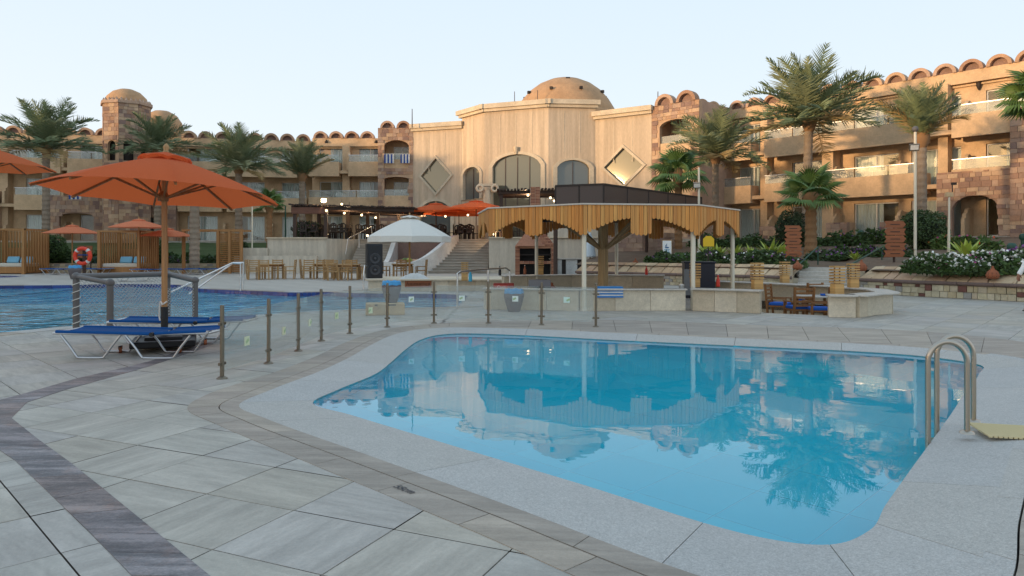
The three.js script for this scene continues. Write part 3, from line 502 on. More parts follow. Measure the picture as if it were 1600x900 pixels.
// wing out of the frame that keeps the evening sun off the court
wing('hotel wing closing the court on its sunset side', [-66, 46], [-62, -50], { bays: [[10, 2.4], [30, 2.4], [50, 2.4], [70, 2.4], [90, 2.4]], parapets: { all: [[2, 45], [50, 94]] }, top: 11.6, noArch: (x) => x % 4 < 2 });
function stoneBay(label, A, B, top, openings, stones) {
  const dx = B[0] - A[0], dz = B[1] - A[1], L = Math.hypot(dx, dz), p = thing('stone_bay', label, 'building', [A[0], 0, A[1]], Math.atan2(-dz, dx));
  const s = RECT(0, 1.6, L, top); openings.forEach((a) => s.holes.push(archPath(...a)));
  put('wall', new Geo().plate(s, -0.35, 0), MAT.stones[3], p); put('side_wall', new Geo().box(0.16, (1.6 + top) / 2, -2.4, 0.3, top - 1.62, 4.1).box(L - 0.16, (1.6 + top) / 2, -2.4, 0.3, top - 1.62, 4.1), MAT.stones[5], p);
  put('room_wall', new Geo().box(L / 2, (1.6 + top) / 2, -1.9, L - 0.65, top - 1.7, 0.1), MAT.sandDark, p);
  stoneFace(p, 0, L, 1.8, top, 0, (x, y) => openings.some(([a, b, ya, ys, r]) => x > a - 0.1 && x < b + 0.1 && y > ya && y < ys + r), stones);
  [0.27, 0.73].forEach((t, i) => parapetArch(p, L * t, top, 0.06, L * 0.2, i + 2)); put('roof', new Geo().box(L / 2, top - 0.15, -2.3, L - 0.7, 0.2, 3.8), MAT.sand, p);
  openings.forEach(([a, b, ya, ys]) => { windowIn(p, a + 0.5, b - 0.1, ya + 0.02, ya + 2.1, -1.8, 1); put('balcony', new Geo().box((a + b) / 2, ya + 0.35, -0.18, b - a, 1.0, 0.2), MAT.sand, p); put('railing_glass', new Geo().box((a + b) / 2, ya + 1.1, -0.18, b - a, 0.5, 0.014), MAT.railGlass, p); put('floor_slab', new Geo().box((a + b) / 2, ya - 0.12, -1.1, b - a + 0.6, 0.2, 1.5), MAT.sandDark, p); });
  return p;
}
stoneBay('brown stone bay with two arched balconies joining the left wing', [-10.85, -58.0], [-8.0, -58.0], 11.35, [[0.5, 2.5, LV[2] - 0.1, LV[2] + 1.9, 0.5], [0.5, 2.5, LV[1] - 0.1, LV[1] + 2.1, 0.2]], 60);
stoneBay('brown stone bay with arched balconies beside the fan palm', [9.78, -50.0], [12.4, -47.4], 11.45, [[0.6, 3.0, LV[2] - 0.1, LV[2] + 1.9, 0.5], [0.6, 3.0, LV[1] - 0.1, LV[1] + 2.1, 0.2]], 80);
{ // link wall between the right stone bay and the right wing
  const p = thing('link_block', 'narrow stone return between the stone bay and the right wing', 'building'); put('wall', new Geo().box(13.2, 6.5, -49.6, 1.9, 9.7, 0.5, -0.75), MAT.sand, p); [0.3, 1.3].forEach((t, i) => parapetArch(p, 12.75 + t, 11.4, -49.0 - t * 0.8, 0.45, i));
}
// ---------------------------------------------------------------- domed hall
{
  const p = thing('domed_hall', 'pale streaked hall with an octagonal front, arched and diamond windows and a large dome', 'building');
  const C = [[-8.03, -58.0], [-3.94, -56.5], [-2.07, -54.0], [2.65, -52.1], [6.1, -52.45], [9.75, -50.05]], tops = [11.3, 12.1, 12.1, 12.1, 11.25];
  const jambs = [];
  C.slice(0, 5).forEach((P, i) => {
    const Q = C[i + 1], dx = Q[0] - P[0], dz = Q[1] - P[1], L = Math.hypot(dx, dz), th = Math.atan2(-dz, dx), m = M4(P[0], 0, P[1], th), top = tops[i], s = RECT(0, 1.6, L, top);
    const loc = (px, side = 0) => { const k = (px - 800) / FOC; const t = (P[0] - k * -P[1]) / (k * -dz - dx) ; void side; return Math.max(0.05, Math.min(L - 0.05, t * L)); };
    const dep = (x) => -(P[1] + dz * x / L);
    if (i === 0 || i === 4) {
      const cx = loc(i ? 974 : 681), d = dep(cx), cy = PY(i ? 260 : 274.5, d), hw = (i ? 27 : 25) / FOC * d * (i ? 1.25 : 1.05), hh = (i ? 30 : 28) / FOC * d;
      const dia = (k) => [[cx, cy - hh * k], [cx + hw * k, cy], [cx, cy + hh * k], [cx - hw * k, cy]].map((q) => new THREE.Vector2(...q));
      s.holes.push(new THREE.Path(dia(1))); const f = new THREE.Shape(dia(1.14)); f.holes.push(new THREE.Path(dia(0.97)));
      const fr = put('diamond_window', new Geo().plate(f, -0.1, 0.1, m), MAT.trim, p); put('pane', new Geo().plate(new THREE.Shape(dia(1.02)), -0.16, -0.14, m), MAT.paneWarm, fr);
      if (i === 0) jambs.push([loc(657), loc(705), 2.2, PY(330, 57.5), 1.0]);
    }
    if (i === 1) jambs.push([loc(725), loc(751), PY(311, 55), PY(271, 55), 0.65]);
    if (i === 2) jambs.push([loc(770), loc(846), 2.25, PY(259, 53), 1.05]);
    if (i === 3) jambs.push([loc(870), loc(921), 2.25, PY(262, 52.2), 0.7]);
    while (jambs.length) {
      const [a, b, y0, ys, r] = jambs.pop(); s.holes.push(archPath(a, b, y0, ys, r));
      const f = archPath(a - 0.3, b + 0.3, y0, ys + 0.05, r * 1.18, THREE.Shape); f.holes.push(archPath(a + 0.02, b - 0.02, y0 + 0.01, ys, r));
      const fr = put('arched_window', new Geo().plate(f, -0.1, 0.12, m), MAT.trim, p);
      put('pane', new Geo().plate(archPath(a, b, y0, ys, r, THREE.Shape), -0.18, -0.16, m), i === 2 ? MAT.paneWarm : MAT.pane, fr);
      const n = i === 2 ? 4 : 2; for (let k = 1; k < n; k++) put('mullion', new Geo().add(new THREE.BoxGeometry(0.05, ys - y0 + r * 0.6, 0.05), m.clone().multiply(M4(a + (b - a) * k / n, (y0 + ys + r * 0.6) / 2, -0.13))), MAT.darkMetal, fr);
      if (i === 2) put('keystone', new Geo().add(new THREE.CylinderGeometry(0.22, 0.12, 0.55, 4), m.clone().multiply(M4((a + b) / 2, ys + r * 1.05, 0.14))), MAT.trim, fr);
    }
    put('wall', new Geo().plate(s, -0.5, 0, m), MAT.conc, p);
    const nb = Math.max(2, Math.round(L / 1.25)); // recessed joints of the wall panels
    for (let k = 1; k < nb; k++) put('joint_strip', new Geo().add(new THREE.BoxGeometry(0.05, 3.0, 0.02), m.clone().multiply(M4(L * k / nb, top - 2.0, 0.005))), MAT.trim, p);
    const e = i === 0 || i === 4 ? 0.12 : 0.3;
    put('cornice', new Geo().add(new THREE.BoxGeometry(L + e * 2, 0.34, 0.7), m.clone().multiply(M4(L / 2, top + 0.12, 0.06))).add(new THREE.BoxGeometry(L + e, 0.22, 0.4), m.clone().multiply(M4(L / 2, top - 0.15, 0.04))), MAT.trim, p);
  });
  put('roof', new Geo().slab(ccw([[-8, -58.3], [-3.9, -56.9], [-2, -54.5], [2.6, -52.6], [6.1, -53], [9.7, -50.6], [11, -70], [-8, -70]]), 10.9, 11.1), MAT.sand, p);
  put('rear_block', new Geo().slab(ccw([[-7.8, -60], [-3.8, -58.6], [6.1, -54.6], [9.6, -52.5], [11, -70], [-8, -70]]), 2, 10.88), MAT.sandDark, p);
  const dx = PX(883, 62), dome = put('dome', new Geo().lathe([[4.62, 0], [4.62, 1.2], [4.58, 1.9], [4.44, 2.1], [4.36, 2.12], [4.36, 2.3], [4.2, 2.6], [3.75, 3.35], [3.1, 4.1], [2.3, 4.7], [1.4, 5.1], [0.6, 5.3], [0.001, 5.34]], dx, 11.0, -62, 56), MAT.dome, p);
  for (let i = 0; i < 9; i++) { const a = i / 9 * 6.283 + 0.3; put('vent', new Geo().box(dx + 3.55 * Math.sin(a), 14.75, -62 + 3.55 * Math.cos(a), 0.22, 0.22, 0.25, a), MAT.dark, dome); }
  put('vent', new Geo().box(dx + 0.1, 15.9, -60.2, 0.35, 0.15, 0.3), MAT.dark, dome);
  [[804, 143, 58], [840, 141, 58], [644, 170, 57], [1028, 143, 51]].forEach(([x, y, d]) => put('roof_aerial', new Geo().bar([PX(x, d), 11.2, -d], [PX(x, d), PY(y, d), -d], 0.05, 0.03, 6), MAT.darkMetal, p));
  const colX = PX(762, 53.4); // column with scroll capital beside the great window
  put('column', new Geo().lathe([[0.42, 0], [0.42, 0.2], [0.34, 0.3], [0.3, 3.6], [0.42, 3.75], [0.44, 3.9]], colX, 2.2, -53.0, 18), MAT.trim, p);
  put('capital', new Geo().box(colX, 6.25, -53.0, 1.3, 0.2, 0.7).add(new THREE.TorusGeometry(0.22, 0.1, 8, 16), M4(colX - 0.55, 6.0, -52.7)).add(new THREE.TorusGeometry(0.22, 0.1, 8, 16), M4(colX + 0.55, 6.0, -52.7)), MAT.trim, p);
}
{ // octagonal stone tower and the small dome behind the left wing
  const p = thing('stone_tower', 'octagonal brown stone tower with a small plaster dome on the left wing', 'tower', [PX(198, 56.2), 0, -56.2], 0.18), R = 1.72, top = 12.7;
  for (let i = 0; i < 8; i++) {
    const a = (i + 0.5) / 8 * 2 * Math.PI, f = new THREE.Group(); f.name = 'tower_face'; p.add(f); f.position.set(Math.sin(a) * R * 0.924, 0, Math.cos(a) * R * 0.924); f.rotation.y = a;
    const w = R * 0.765, s = RECT(-w / 2, 2, w / 2, top); s.holes.push(archPath(-0.35, 0.35, 8.3, 9.55, 0.35)); put('wall', new Geo().plate(s, -0.25, 0), MAT.stones[3], f);
    stoneFace(f, -w / 2, w / 2, 2, top, 0, (x, y) => Math.abs(x) < 0.5 && y > 8.2 && y < 9.9, i === 7 || i === 0 ? 60 : 0);
    put('crest', new Geo().box(0, top + 0.1, 0.02, w + 0.1, 0.22, 0.3), MAT.stones[5], f); for (let k = 0; k < 4; k++) put('merlon', new Geo().add(new THREE.ConeGeometry(0.16, 0.28, 4), M4(-w / 2 + w * (k + 0.5) / 4, top + 0.34, 0.02, 0.785)), MAT.stones[5], f);
  }
  put('core', new Geo().lathe([[1.3, 2], [1.3, 12.5]], 0, 0, 0, 8), MAT.dark, p);
  put('dome', new Geo().lathe([[1.62, 0], [1.6, 0.3], [1.4, 0.8], [1.0, 1.2], [0.5, 1.42], [0.001, 1.48]], 0, top - 0.1, 0, 32), MAT.dome, p);
  const q = thing('roof_dome', 'smooth plaster dome rising behind the stone tower', 'dome'); put('shell', new Geo().lathe([[1.75, -1.2], [1.75, 0.3], [1.6, 0.9], [1.2, 1.5], [0.6, 1.85], [0.001, 1.95]], PX(253, 62), 11.6, -62, 36), MAT.dome, q);
}

// ---------------------------------------------------------------- parasols, loungers, pool goal
function canopyGeo(R, yTip, yTop, n, rot, sag, drop = 0) {   // n sided cloth canopy with slightly hollow panels
  const t = [], K = 6, at = (i, k, m) => { const a0 = rot + i / n * 2 * Math.PI, a1 = rot + (i + 1) / n * 2 * Math.PI, f = k / K, r = R * f, x = (Math.sin(a0) * (1 - m) + Math.sin(a1) * m) * r, z = (Math.cos(a0) * (1 - m) + Math.cos(a1) * m) * r; return [x, yTop + (yTip - yTop) * (0.75 * f + 0.25 * f * f) - sag * 4 * m * (1 - m) * f * f * -0.35, z]; };
  for (let i = 0; i < n; i++) for (let k = 0; k < K; k++) for (let j = 0; j < 4; j++) { const a = at(i, k, j / 4), b = at(i, k, (j + 1) / 4), c = at(i, k + 1, (j + 1) / 4), d = at(i, k + 1, j / 4); t.push(...a, ...d, ...c, ...a, ...c, ...b); }
  if (drop) for (let i = 0; i < n; i++) for (let j = 0; j < 4; j++) { const c = at(i, K, j / 4), d = at(i, K, (j + 1) / 4), e = [c[0], c[1] - drop, c[2]], f = [d[0], d[1] - drop, d[2]]; t.push(...c, ...e, ...f, ...c, ...f, ...d); }
  return new Geo().tris(t);
}
function parasol(name, label, pos, o) {
  const p = thing(name, label, 'parasol', pos, o.turn ?? 0, o.group), n = o.n ?? 8, R = o.R, yt = o.tip, yp = o.top;
  put('pole', new Geo().bar([0, o.base ?? 0, 0], [0, yp - 0.02, 0], o.r ?? 0.03, (o.r ?? 0.03) * 0.95, 14), o.poleMat ?? MAT.pole, p);
  put('canopy', canopyGeo(R, yt, yp, n, o.rot ?? 0, 0.05, o.drop ?? 0), o.mat, p);
  put('vent_flap', canopyGeo(R * 0.22, yp - 0.06, yp + 0.06, n, o.rot ?? 0, 0.1, 0.04), o.mat, p);
  put('finial', new Geo().lathe([[0.001, 0.14], [0.03, 0.11], [0.045, 0.07], [0.03, 0.03], [0.05, 0]], 0, yp + 0.05, 0, 12), MAT.teak, p);
  if (o.ribs) {
    const hy = yp - 0.62; put('hub', new Geo().lathe([[0.03, -0.06], [0.075, -0.05], [0.08, 0.03], [0.05, 0.07], [0.03, 0.09]], 0, hy, 0, 14), MAT.teakDark, p);
    for (let i = 0; i < n; i++) { const a = (o.rot ?? 0) + i / n * 2 * Math.PI, s = Math.sin(a), c = Math.cos(a), f = (t) => [s * R * t, yp + (yt - yp) * (0.75 * t + 0.25 * t * t) - 0.035, c * R * t]; const rb = put('rib', new Geo().beam(f(0.05), f(0.52), 0.028, 0.03).beam(f(0.5), f(0.985), 0.028, 0.03), MAT.teakDark, p); put('strut', new Geo().beam([s * 0.06, hy, c * 0.06], f(0.53), 0.024, 0.026), MAT.teakDark, rb); }
  }
  if (o.tilt) { const q = new THREE.Quaternion().setFromEuler(new THREE.Euler(o.tilt[0], 0, o.tilt[1])), P = V(0, yp - 0.3, 0), off = P.clone().sub(P.clone().applyQuaternion(q)); p.children.forEach((c) => { if (c.name !== 'pole') { c.quaternion.copy(q); c.position.copy(off); } }); }
  return p;
}
{
  const [x, z] = [PX(257, 10.55), -10.55];
  const p = parasol('garden_parasol', 'large orange parasol on a wooden pole between two blue loungers', [x, 0, z], { R: 1.66, tip: PY(305, 10.55), top: PY(243, 10.55), ribs: true, mat: MAT.orange, rot: -0.244, r: 0.042, base: 0.55, tilt: [-0.062, -0.03] });
  put('lower_pole', new Geo().bar([0, 0.1, 0], [0, 0.62, 0], 0.05, 0.05, 14), MAT.black, p); put('rope', new Geo().tube([[0.05, 0.7, 0.03], [0.0, 0.66, 0.055], [-0.05, 0.69, 0.02], [-0.06, 0.5, 0.03], [-0.04, 0.42, 0.05]], 0.012, 6, 30), MAT.whiteCloth, p);
  put('base_tray', new Geo().rbox(0, 0.11, 0, 0.85, 0.09, 0.85, 0.02, 0.4).rbox(0, 0.17, 0, 0.5, 0.06, 0.5, 0.02, 0.4), MAT.black, p);
  for (const [a, b] of [[1, 1], [1, -1], [-1, 1], [-1, -1]]) { const w = put('caster', new Geo().add(new THREE.CylinderGeometry(0.045, 0.045, 0.04, 14), M4(a * 0.42, 0.046, b * 0.42, 0.5, 0, Math.PI / 2)), MAT.terra, p); put('fork', new Geo().box(a * 0.42, 0.075, b * 0.42, 0.03, 0.05, 0.06), MAT.black, w); }
}
function lounger(label, pos, turn, group, far) {
  const p = thing('sun_lounger', label, 'sun lounger', pos, turn, group), L = 2.1, h = 0.33, w = 0.3;
  for (const s of [-1, 1]) {
    put('side_rail', new Geo().tube([[-L / 2, h + 0.01, s * w], [-0.3, h, s * w], [0.3, h, s * w], [L / 2, h + 0.02, s * w]], 0.016, 8, 20), MAT.alu, p);
    const leg = (x0, x1) => { const pts = [[x0, h - 0.01, s * w], [x0 + 0.13, h - 0.17, s * w], [x0 + 0.22, 0.035, s * w], [x0 + 0.27, 0.016, s * w], [x1 - 0.27, 0.016, s * w], [x1 - 0.22, 0.035, s * w], [x1 - 0.13, h - 0.17, s * w], [x1, h - 0.01, s * w]]; return new Geo().tube(pts, 0.016, 8, 44); };
    put('leg_frame', leg(-L / 2 + 0.1, -L / 2 + 0.92), MAT.alu, p); put('leg_frame', leg(-L / 2 + 0.98, -L / 2 + 1.86), MAT.alu, p);
  }
  for (const x of [-L / 2, L / 2]) put('end_rail', new Geo().bar([x, h + 0.015, -w], [x, h + 0.015, w], 0.016), MAT.alu, p);
  const sling = (x0, x1, y0, y1) => { const t = [], n = 10; for (let i = 0; i < n; i++) for (let j = 0; j < 4; j++) { const f = (i, j) => { const u = i / n, v = j / 4; return [x0 + (x1 - x0) * u, y0 + (y1 - y0) * u + 0.018 - 0.02 * 4 * v * (1 - v), -w + 2 * w * v]; }; const a = f(i, j), b = f(i + 1, j), c = f(i + 1, j + 1), d = f(i, j + 1); t.push(...a, ...d, ...c, ...a, ...c, ...b); } return t; };
  const bed = (x0, x1, y0, y1, nm) => put(nm, new Geo().tris(sling(x0, x1, y0, y1)).rbox((x0 + x1) / 2, (y0 + y1) / 2 + 0.012, w, x1 - x0, 0.045, 0.045, 0.02, 0, 0, Math.atan2(y1 - y0, x1 - x0)).rbox((x0 + x1) / 2, (y0 + y1) / 2 + 0.012, -w, x1 - x0, 0.045, 0.045, 0.02, 0, 0, Math.atan2(y1 - y0, x1 - x0)), MAT.blue, p);
  bed(-L / 2 + 0.03, 0.28, h + 0.02, h - 0.005, 'seat_sling'); bed(0.32, L / 2 - 0.03, h, h + 0.035, 'back_sling');
  if (!far) put('hinge', new Geo().add(new THREE.CylinderGeometry(0.03, 0.03, 0.05, 12), M4(0.3, h, w + 0.02, 0, Math.PI / 2)).add(new THREE.CylinderGeometry(0.03, 0.03, 0.05, 12), M4(0.3, h, -w - 0.02, 0, Math.PI / 2)), MAT.black, p);
  return p;
}
const lounge0 = lounger('blue sling sun lounger standing before the large orange parasol', [PX(217, 9.75), 0, -9.85], -0.03);
again(lounge0, 'sun_lounger', [PX(286, 11.3), 0, -11.35], 0.03, 'blue sling sun lounger standing behind the large orange parasol');
{ // water goal of grey pipes with a net
  const p = thing('water_goal', 'grey plastic pipe goal frame with a loose white net at the pool edge', 'goal frame');
  const A = GP(119, 517), B = GP(172, 521), C = GP(305, 503), D = GP(262, 499), ya = PY(432, -A[1]), yb = PY(442, -B[1]), yc = PY(438, -C[1]), yd = PY(428, -D[1]), r = 0.055;
  const at = (P, y) => [P[0], y, P[1]];
  [[A, ya], [B, yb], [C, yc], [D, yd]].forEach(([P, y]) => { put('post', new Geo().bar(at(P, 0), at(P, y), r, r, 16), MAT.pipe, p); put('elbow', new Geo().ball(P[0], y, P[1], r * 1.35, 1, 16), MAT.pipe, p); });
  const mid = (y, a) => [a[0], y, a[1]];
  put('crossbar', new Geo().bar(mid(ya, A), mid(yd, D), r, r, 16), MAT.pipe, p); put('crossbar', new Geo().bar(mid(yd, D), mid(yc, C), r, r, 16), MAT.pipe, p); put('crossbar', new Geo().bar(mid(ya, A), mid(yb, B), r * 0.8, r * 0.8, 12), MAT.pipe, p);
  const net = new Geo(), cord = (a, b) => net.beam(a, b, 0.006, 0.006), mesh = (P, yp, Q, yq, nu, nv) => { const f = (u, v) => { const s = Math.sin(v * Math.PI) * 0.12 + 0.25 * Math.sin(u * Math.PI) * (1 - v); return [P[0] + (Q[0] - P[0]) * u + s * 0.3, (yp + (yq - yp) * u) * v + 0.02 - Math.sin(u * Math.PI) * 0.14 * v, P[1] + (Q[1] - P[1]) * u - s * 0.5]; }; for (let i = 0; i <= nu; i++) for (let j = 0; j < nv; j++) { cord(f(i / nu, j / nv), f(Math.min(1, (i + 1) / nu), (j + 1) / nv)); cord(f(Math.min(1, (i + 1) / nu), j / nv), f(i / nu, (j + 1) / nv)); } };
  mesh(A, ya, D, yd, 24, 12); mesh(B, yb, C, yc * 0.95, 22, 12);
  put('net', net, mat('#a9aaa8', 0.9), p);
  put('lacing', new Geo().tube(Array.from({ length: 40 }, (_, i) => [A[0] + 0.065 * Math.sin(i * 1.1), ya * i / 40, A[1] + 0.065 * Math.cos(i * 1.1)]), 0.008, 5, 160), MAT.whiteCloth, p);
}
// ---------------------------------------------------------------- glass fence
{
  const P = [[347, 591.9], [419.4, 568.4], [466, 548.8], [502, 533.1], [546.6, 521.6], [605, 511.3], [678, 505.3], [763, 505.3], [846, 508], [931, 511]].map((q) => GP(...q)), H = 0.82, proto = [];
  P.forEach(([x, z], i) => {
    const nb = P[Math.min(i + 1, P.length - 1)], pb = P[Math.max(0, i - 1)], ry = Math.atan2(-(nb[1] - pb[1]), nb[0] - pb[0]);
    let p;
    if (!i) {
      p = proto[0] = thing('fence_post', 'round bronze steel post of the low glass pool fence', 'fence post', [x, 0.002, z], ry, 'posts of the glass pool fence');
      put('tube', new Geo().bar([0, 0.01, 0], [0, H, 0], 0.0235, 0.0235, 20).lathe([[0.001, 0.012], [0.02, 0.01], [0.0235, 0]], 0, H, 0, 20), MAT.bronze, p);
      put('base_flange', new Geo().lathe([[0.024, 0.03], [0.045, 0.022], [0.062, 0.006], [0.062, 0]], 0, 0, 0, 24), MAT.bronze, p);
      for (const y of [0.17, 0.62]) for (const s of [-1, 1]) put('glass_clamp', new Geo().rbox(s * 0.04, y, 0, 0.05, 0.035, 0.028, 0.006).bar([s * 0.045, y, -0.02], [s * 0.045, y, 0.02], 0.008), MAT.bronze, p);
    } else { p = again(proto[0], 'fence_post', [x, 0.002, z], ry); p.rotation.x = rr(-0.012, 0.012); p.rotation.z = rr(-0.012, 0.012); }
  });
  const cols = ['#d3d6b4', '#d8d4b0', '#d8d9b8', '#cfd6ac', '#d2dab6', '#dfe6dc', '#dfe6dc', '#dfe6dc', '#cfe3d6'];
  for (let i = 0; i < P.length - 1; i++) {
    const a = P[i], b = P[i + 1], L = Math.hypot(b[0] - a[0], b[1] - a[1]), p = thing('glass_panel', 'clear glass panel of the low pool fence with a small sticker', 'glass panel', [(a[0] + b[0]) / 2, 0.0, (a[1] + b[1]) / 2], Math.atan2(-(b[1] - a[1]), b[0] - a[0]), 'glass panels of the pool fence');
    put('glass', new Geo().rbox(0, 0.42, 0, L - 0.09, 0.66, 0.01, 0.003), MAT.glass, p);
    const s = put('sticker', new Geo().box(rr(-0.05, 0.05), i > 4 ? 0.5 : 0.36, 0.0075, 0.12, 0.11, 0.002), mat(cols[i], 0.6), p); put('sticker_print', new Geo().box(0, i > 4 ? 0.5 : 0.36, 0.0095, 0.07, 0.035, 0.001, 0, 0, 0.5), mat('#a3b98a', 0.6), s);
  }
}
// ---------------------------------------------------------------- handrails, bins, life ring
function rail(label, pts, r = 0.022) { const p = thing('handrail', label, 'handrail'); pts.forEach((q) => { const g = new Geo(); q.forEach((a, i) => { if (i) g.bar(q[i - 1], a, r, r, 12); if (i && i < q.length - 1) g.ball(...a, r * 1.02, 1, 12); }); put('tube', g, MAT.chrome, p); }); return p; }
{
  const d = 25.6, x = PX(366, d), x1 = PX(262, 21), y = PY(411, d);
  rail('sloping steel handrail leading into the large pool beside the wooden tables', [[[PX(376, d), 0, -d], [PX(376, d), y * 0.5, -d], [PX(376, d), y - 0.02, -d], [x, y, -d + 0.2], [x1, PY(459, 21), -21], [x1 - 0.15, -0.3, -20.7]], [[PX(380, d + 0.7), 0, -d - 0.7], [PX(380, d + 0.7), y, -d - 0.7], [PX(368, d + 0.7), y, -d - 0.5], [x1 + 0.35, PY(459, 21) - 0.05, -21.6]]], 0.03);
  const e = 19.3;
  rail('square steel handrail at the rounded end of the large pool', [[[PX(720, e), -0.5, -e + 1.2], [PX(720, e), 0.4, -e + 1.2], [PX(720, e), 0.85, -e + 1.2], [PX(724, e), 0.9, -e + 1], [PX(762, e), 0.93, -e - 0.4], [PX(790, e), 0.93, -e - 1.6], [PX(796, e), 0.85, -e - 1.8], [PX(797, e), 0, -e - 1.8]], [[PX(762, e), 0, -e - 0.4], [PX(762, e), 0.93, -e - 0.4]], [[PX(797, e), 0.35, -e - 1.8], [PX(762, e), 0.35, -e - 0.4]]], 0.024);
  const f = 26; rail('upright steel rail by the black loudspeaker', [[[PX(574, f), -0.3, -f + 0.7], [PX(574, f), 0.55, -f + 0.7], [PX(575, f), 0.9, -f + 0.6], [PX(575, f), 0.85, -f - 0.3]]]);
}
function bin(label, x, z, s, y = 0) {
  const p = thing('waste_bin', label, 'bin', [x, y, z]);
  put('tub', new Geo().lathe([[0.001, 0], [0.17, 0], [0.19, 0.03], [0.3, 0.42], [0.31, 0.5], [0.27, 0.62], [0.25, 0.66]].map(([a, b]) => [a * s, b * s]), 0, 0, 0, 28), mat('#6d6668', 0.75, { map: grainT }), p);
  const n = [], prof = [[0.262, 0.52], [0.30, 0.56], [0.285, 0.66], [0.26, 0.685], [0.22, 0.66], [0.2, 0.5]]; prof.forEach((q) => n.push([q[0] * s, q[1] * s]));
  const l = put('liner_bag', new Geo().lathe(n, 0, 0, 0, 26), mat('#3f93c8', 0.45), p), a = l.geometry.attributes.position; for (let i = 0; i < a.count; i++) { const t = Math.atan2(a.getX(i), a.getZ(i)), k = 1 + 0.035 * Math.sin(t * 9) + 0.02 * Math.sin(t * 17); a.setXYZ(i, a.getX(i) * k, a.getY(i) + 0.012 * Math.sin(t * 7), a.getZ(i) * k); } l.geometry.computeVertexNormals();
  return p;
}
{
  const bl = thing('stone_block', 'low beige stone block under the waste bin by the large pool', 'stone block', [PX(604, 16.4), 0, -16.2], 0.2); put('block', new Geo().rbox(0, 0.13, 0, 0.86, 0.26, 0.5, 0.02), MAT.cream, bl); put('slot', new Geo().box(-0.2, 0.23, 0.251, 0.06, 0.03, 0.01).box(0.15, 0.23, 0.251, 0.16, 0.03, 0.01), MAT.dark, bl);
  bin('grey waste bin with a blue liner standing on a beige block', PX(613, 16.4), -16.3, 0.72, 0.262); bin('grey waste bin with a blue liner in front of the bar wall', PX(803, 16.9), -16.95, 0.78);
  bin('dark waste bin with a blue lid beside the life ring', PX(117, 36), -36, 1.0);
}
{ // life ring on its stand
  const d = 37, x = PX(129, d), p = thing('life_ring', 'orange life ring with white bands hanging on a short post', 'life ring', [x, 0, -d]), y = PY(400, d), R = 0.39;
  put('ring', new Geo().add(new THREE.TorusGeometry(R, 0.095, 14, 40), M4(0, y, 0)), mat('#d63a1c', 0.5), p);
  for (let i = 0; i < 4; i++) { const a = Math.PI / 4 + i * Math.PI / 2; put('band', new Geo().add(new THREE.TorusGeometry(R, 0.099, 14, 6, 0.28), M4(0, y, 0, 0, 0, a - 0.14)), MAT.white, p); }
  const q = thing('ring_post', 'short brown post that carries the life ring', 'post', [x, 0, -d - 0.15]); put('post', new Geo().box(0, y / 2 + 0.25, 0, 0.14, y + 0.5, 0.1), MAT.darkWood, q); put('hook', new Geo().bar([-0.3, y + 0.05, 0.04], [0.3, y + 0.05, 0.04], 0.03), MAT.blue, q);
}

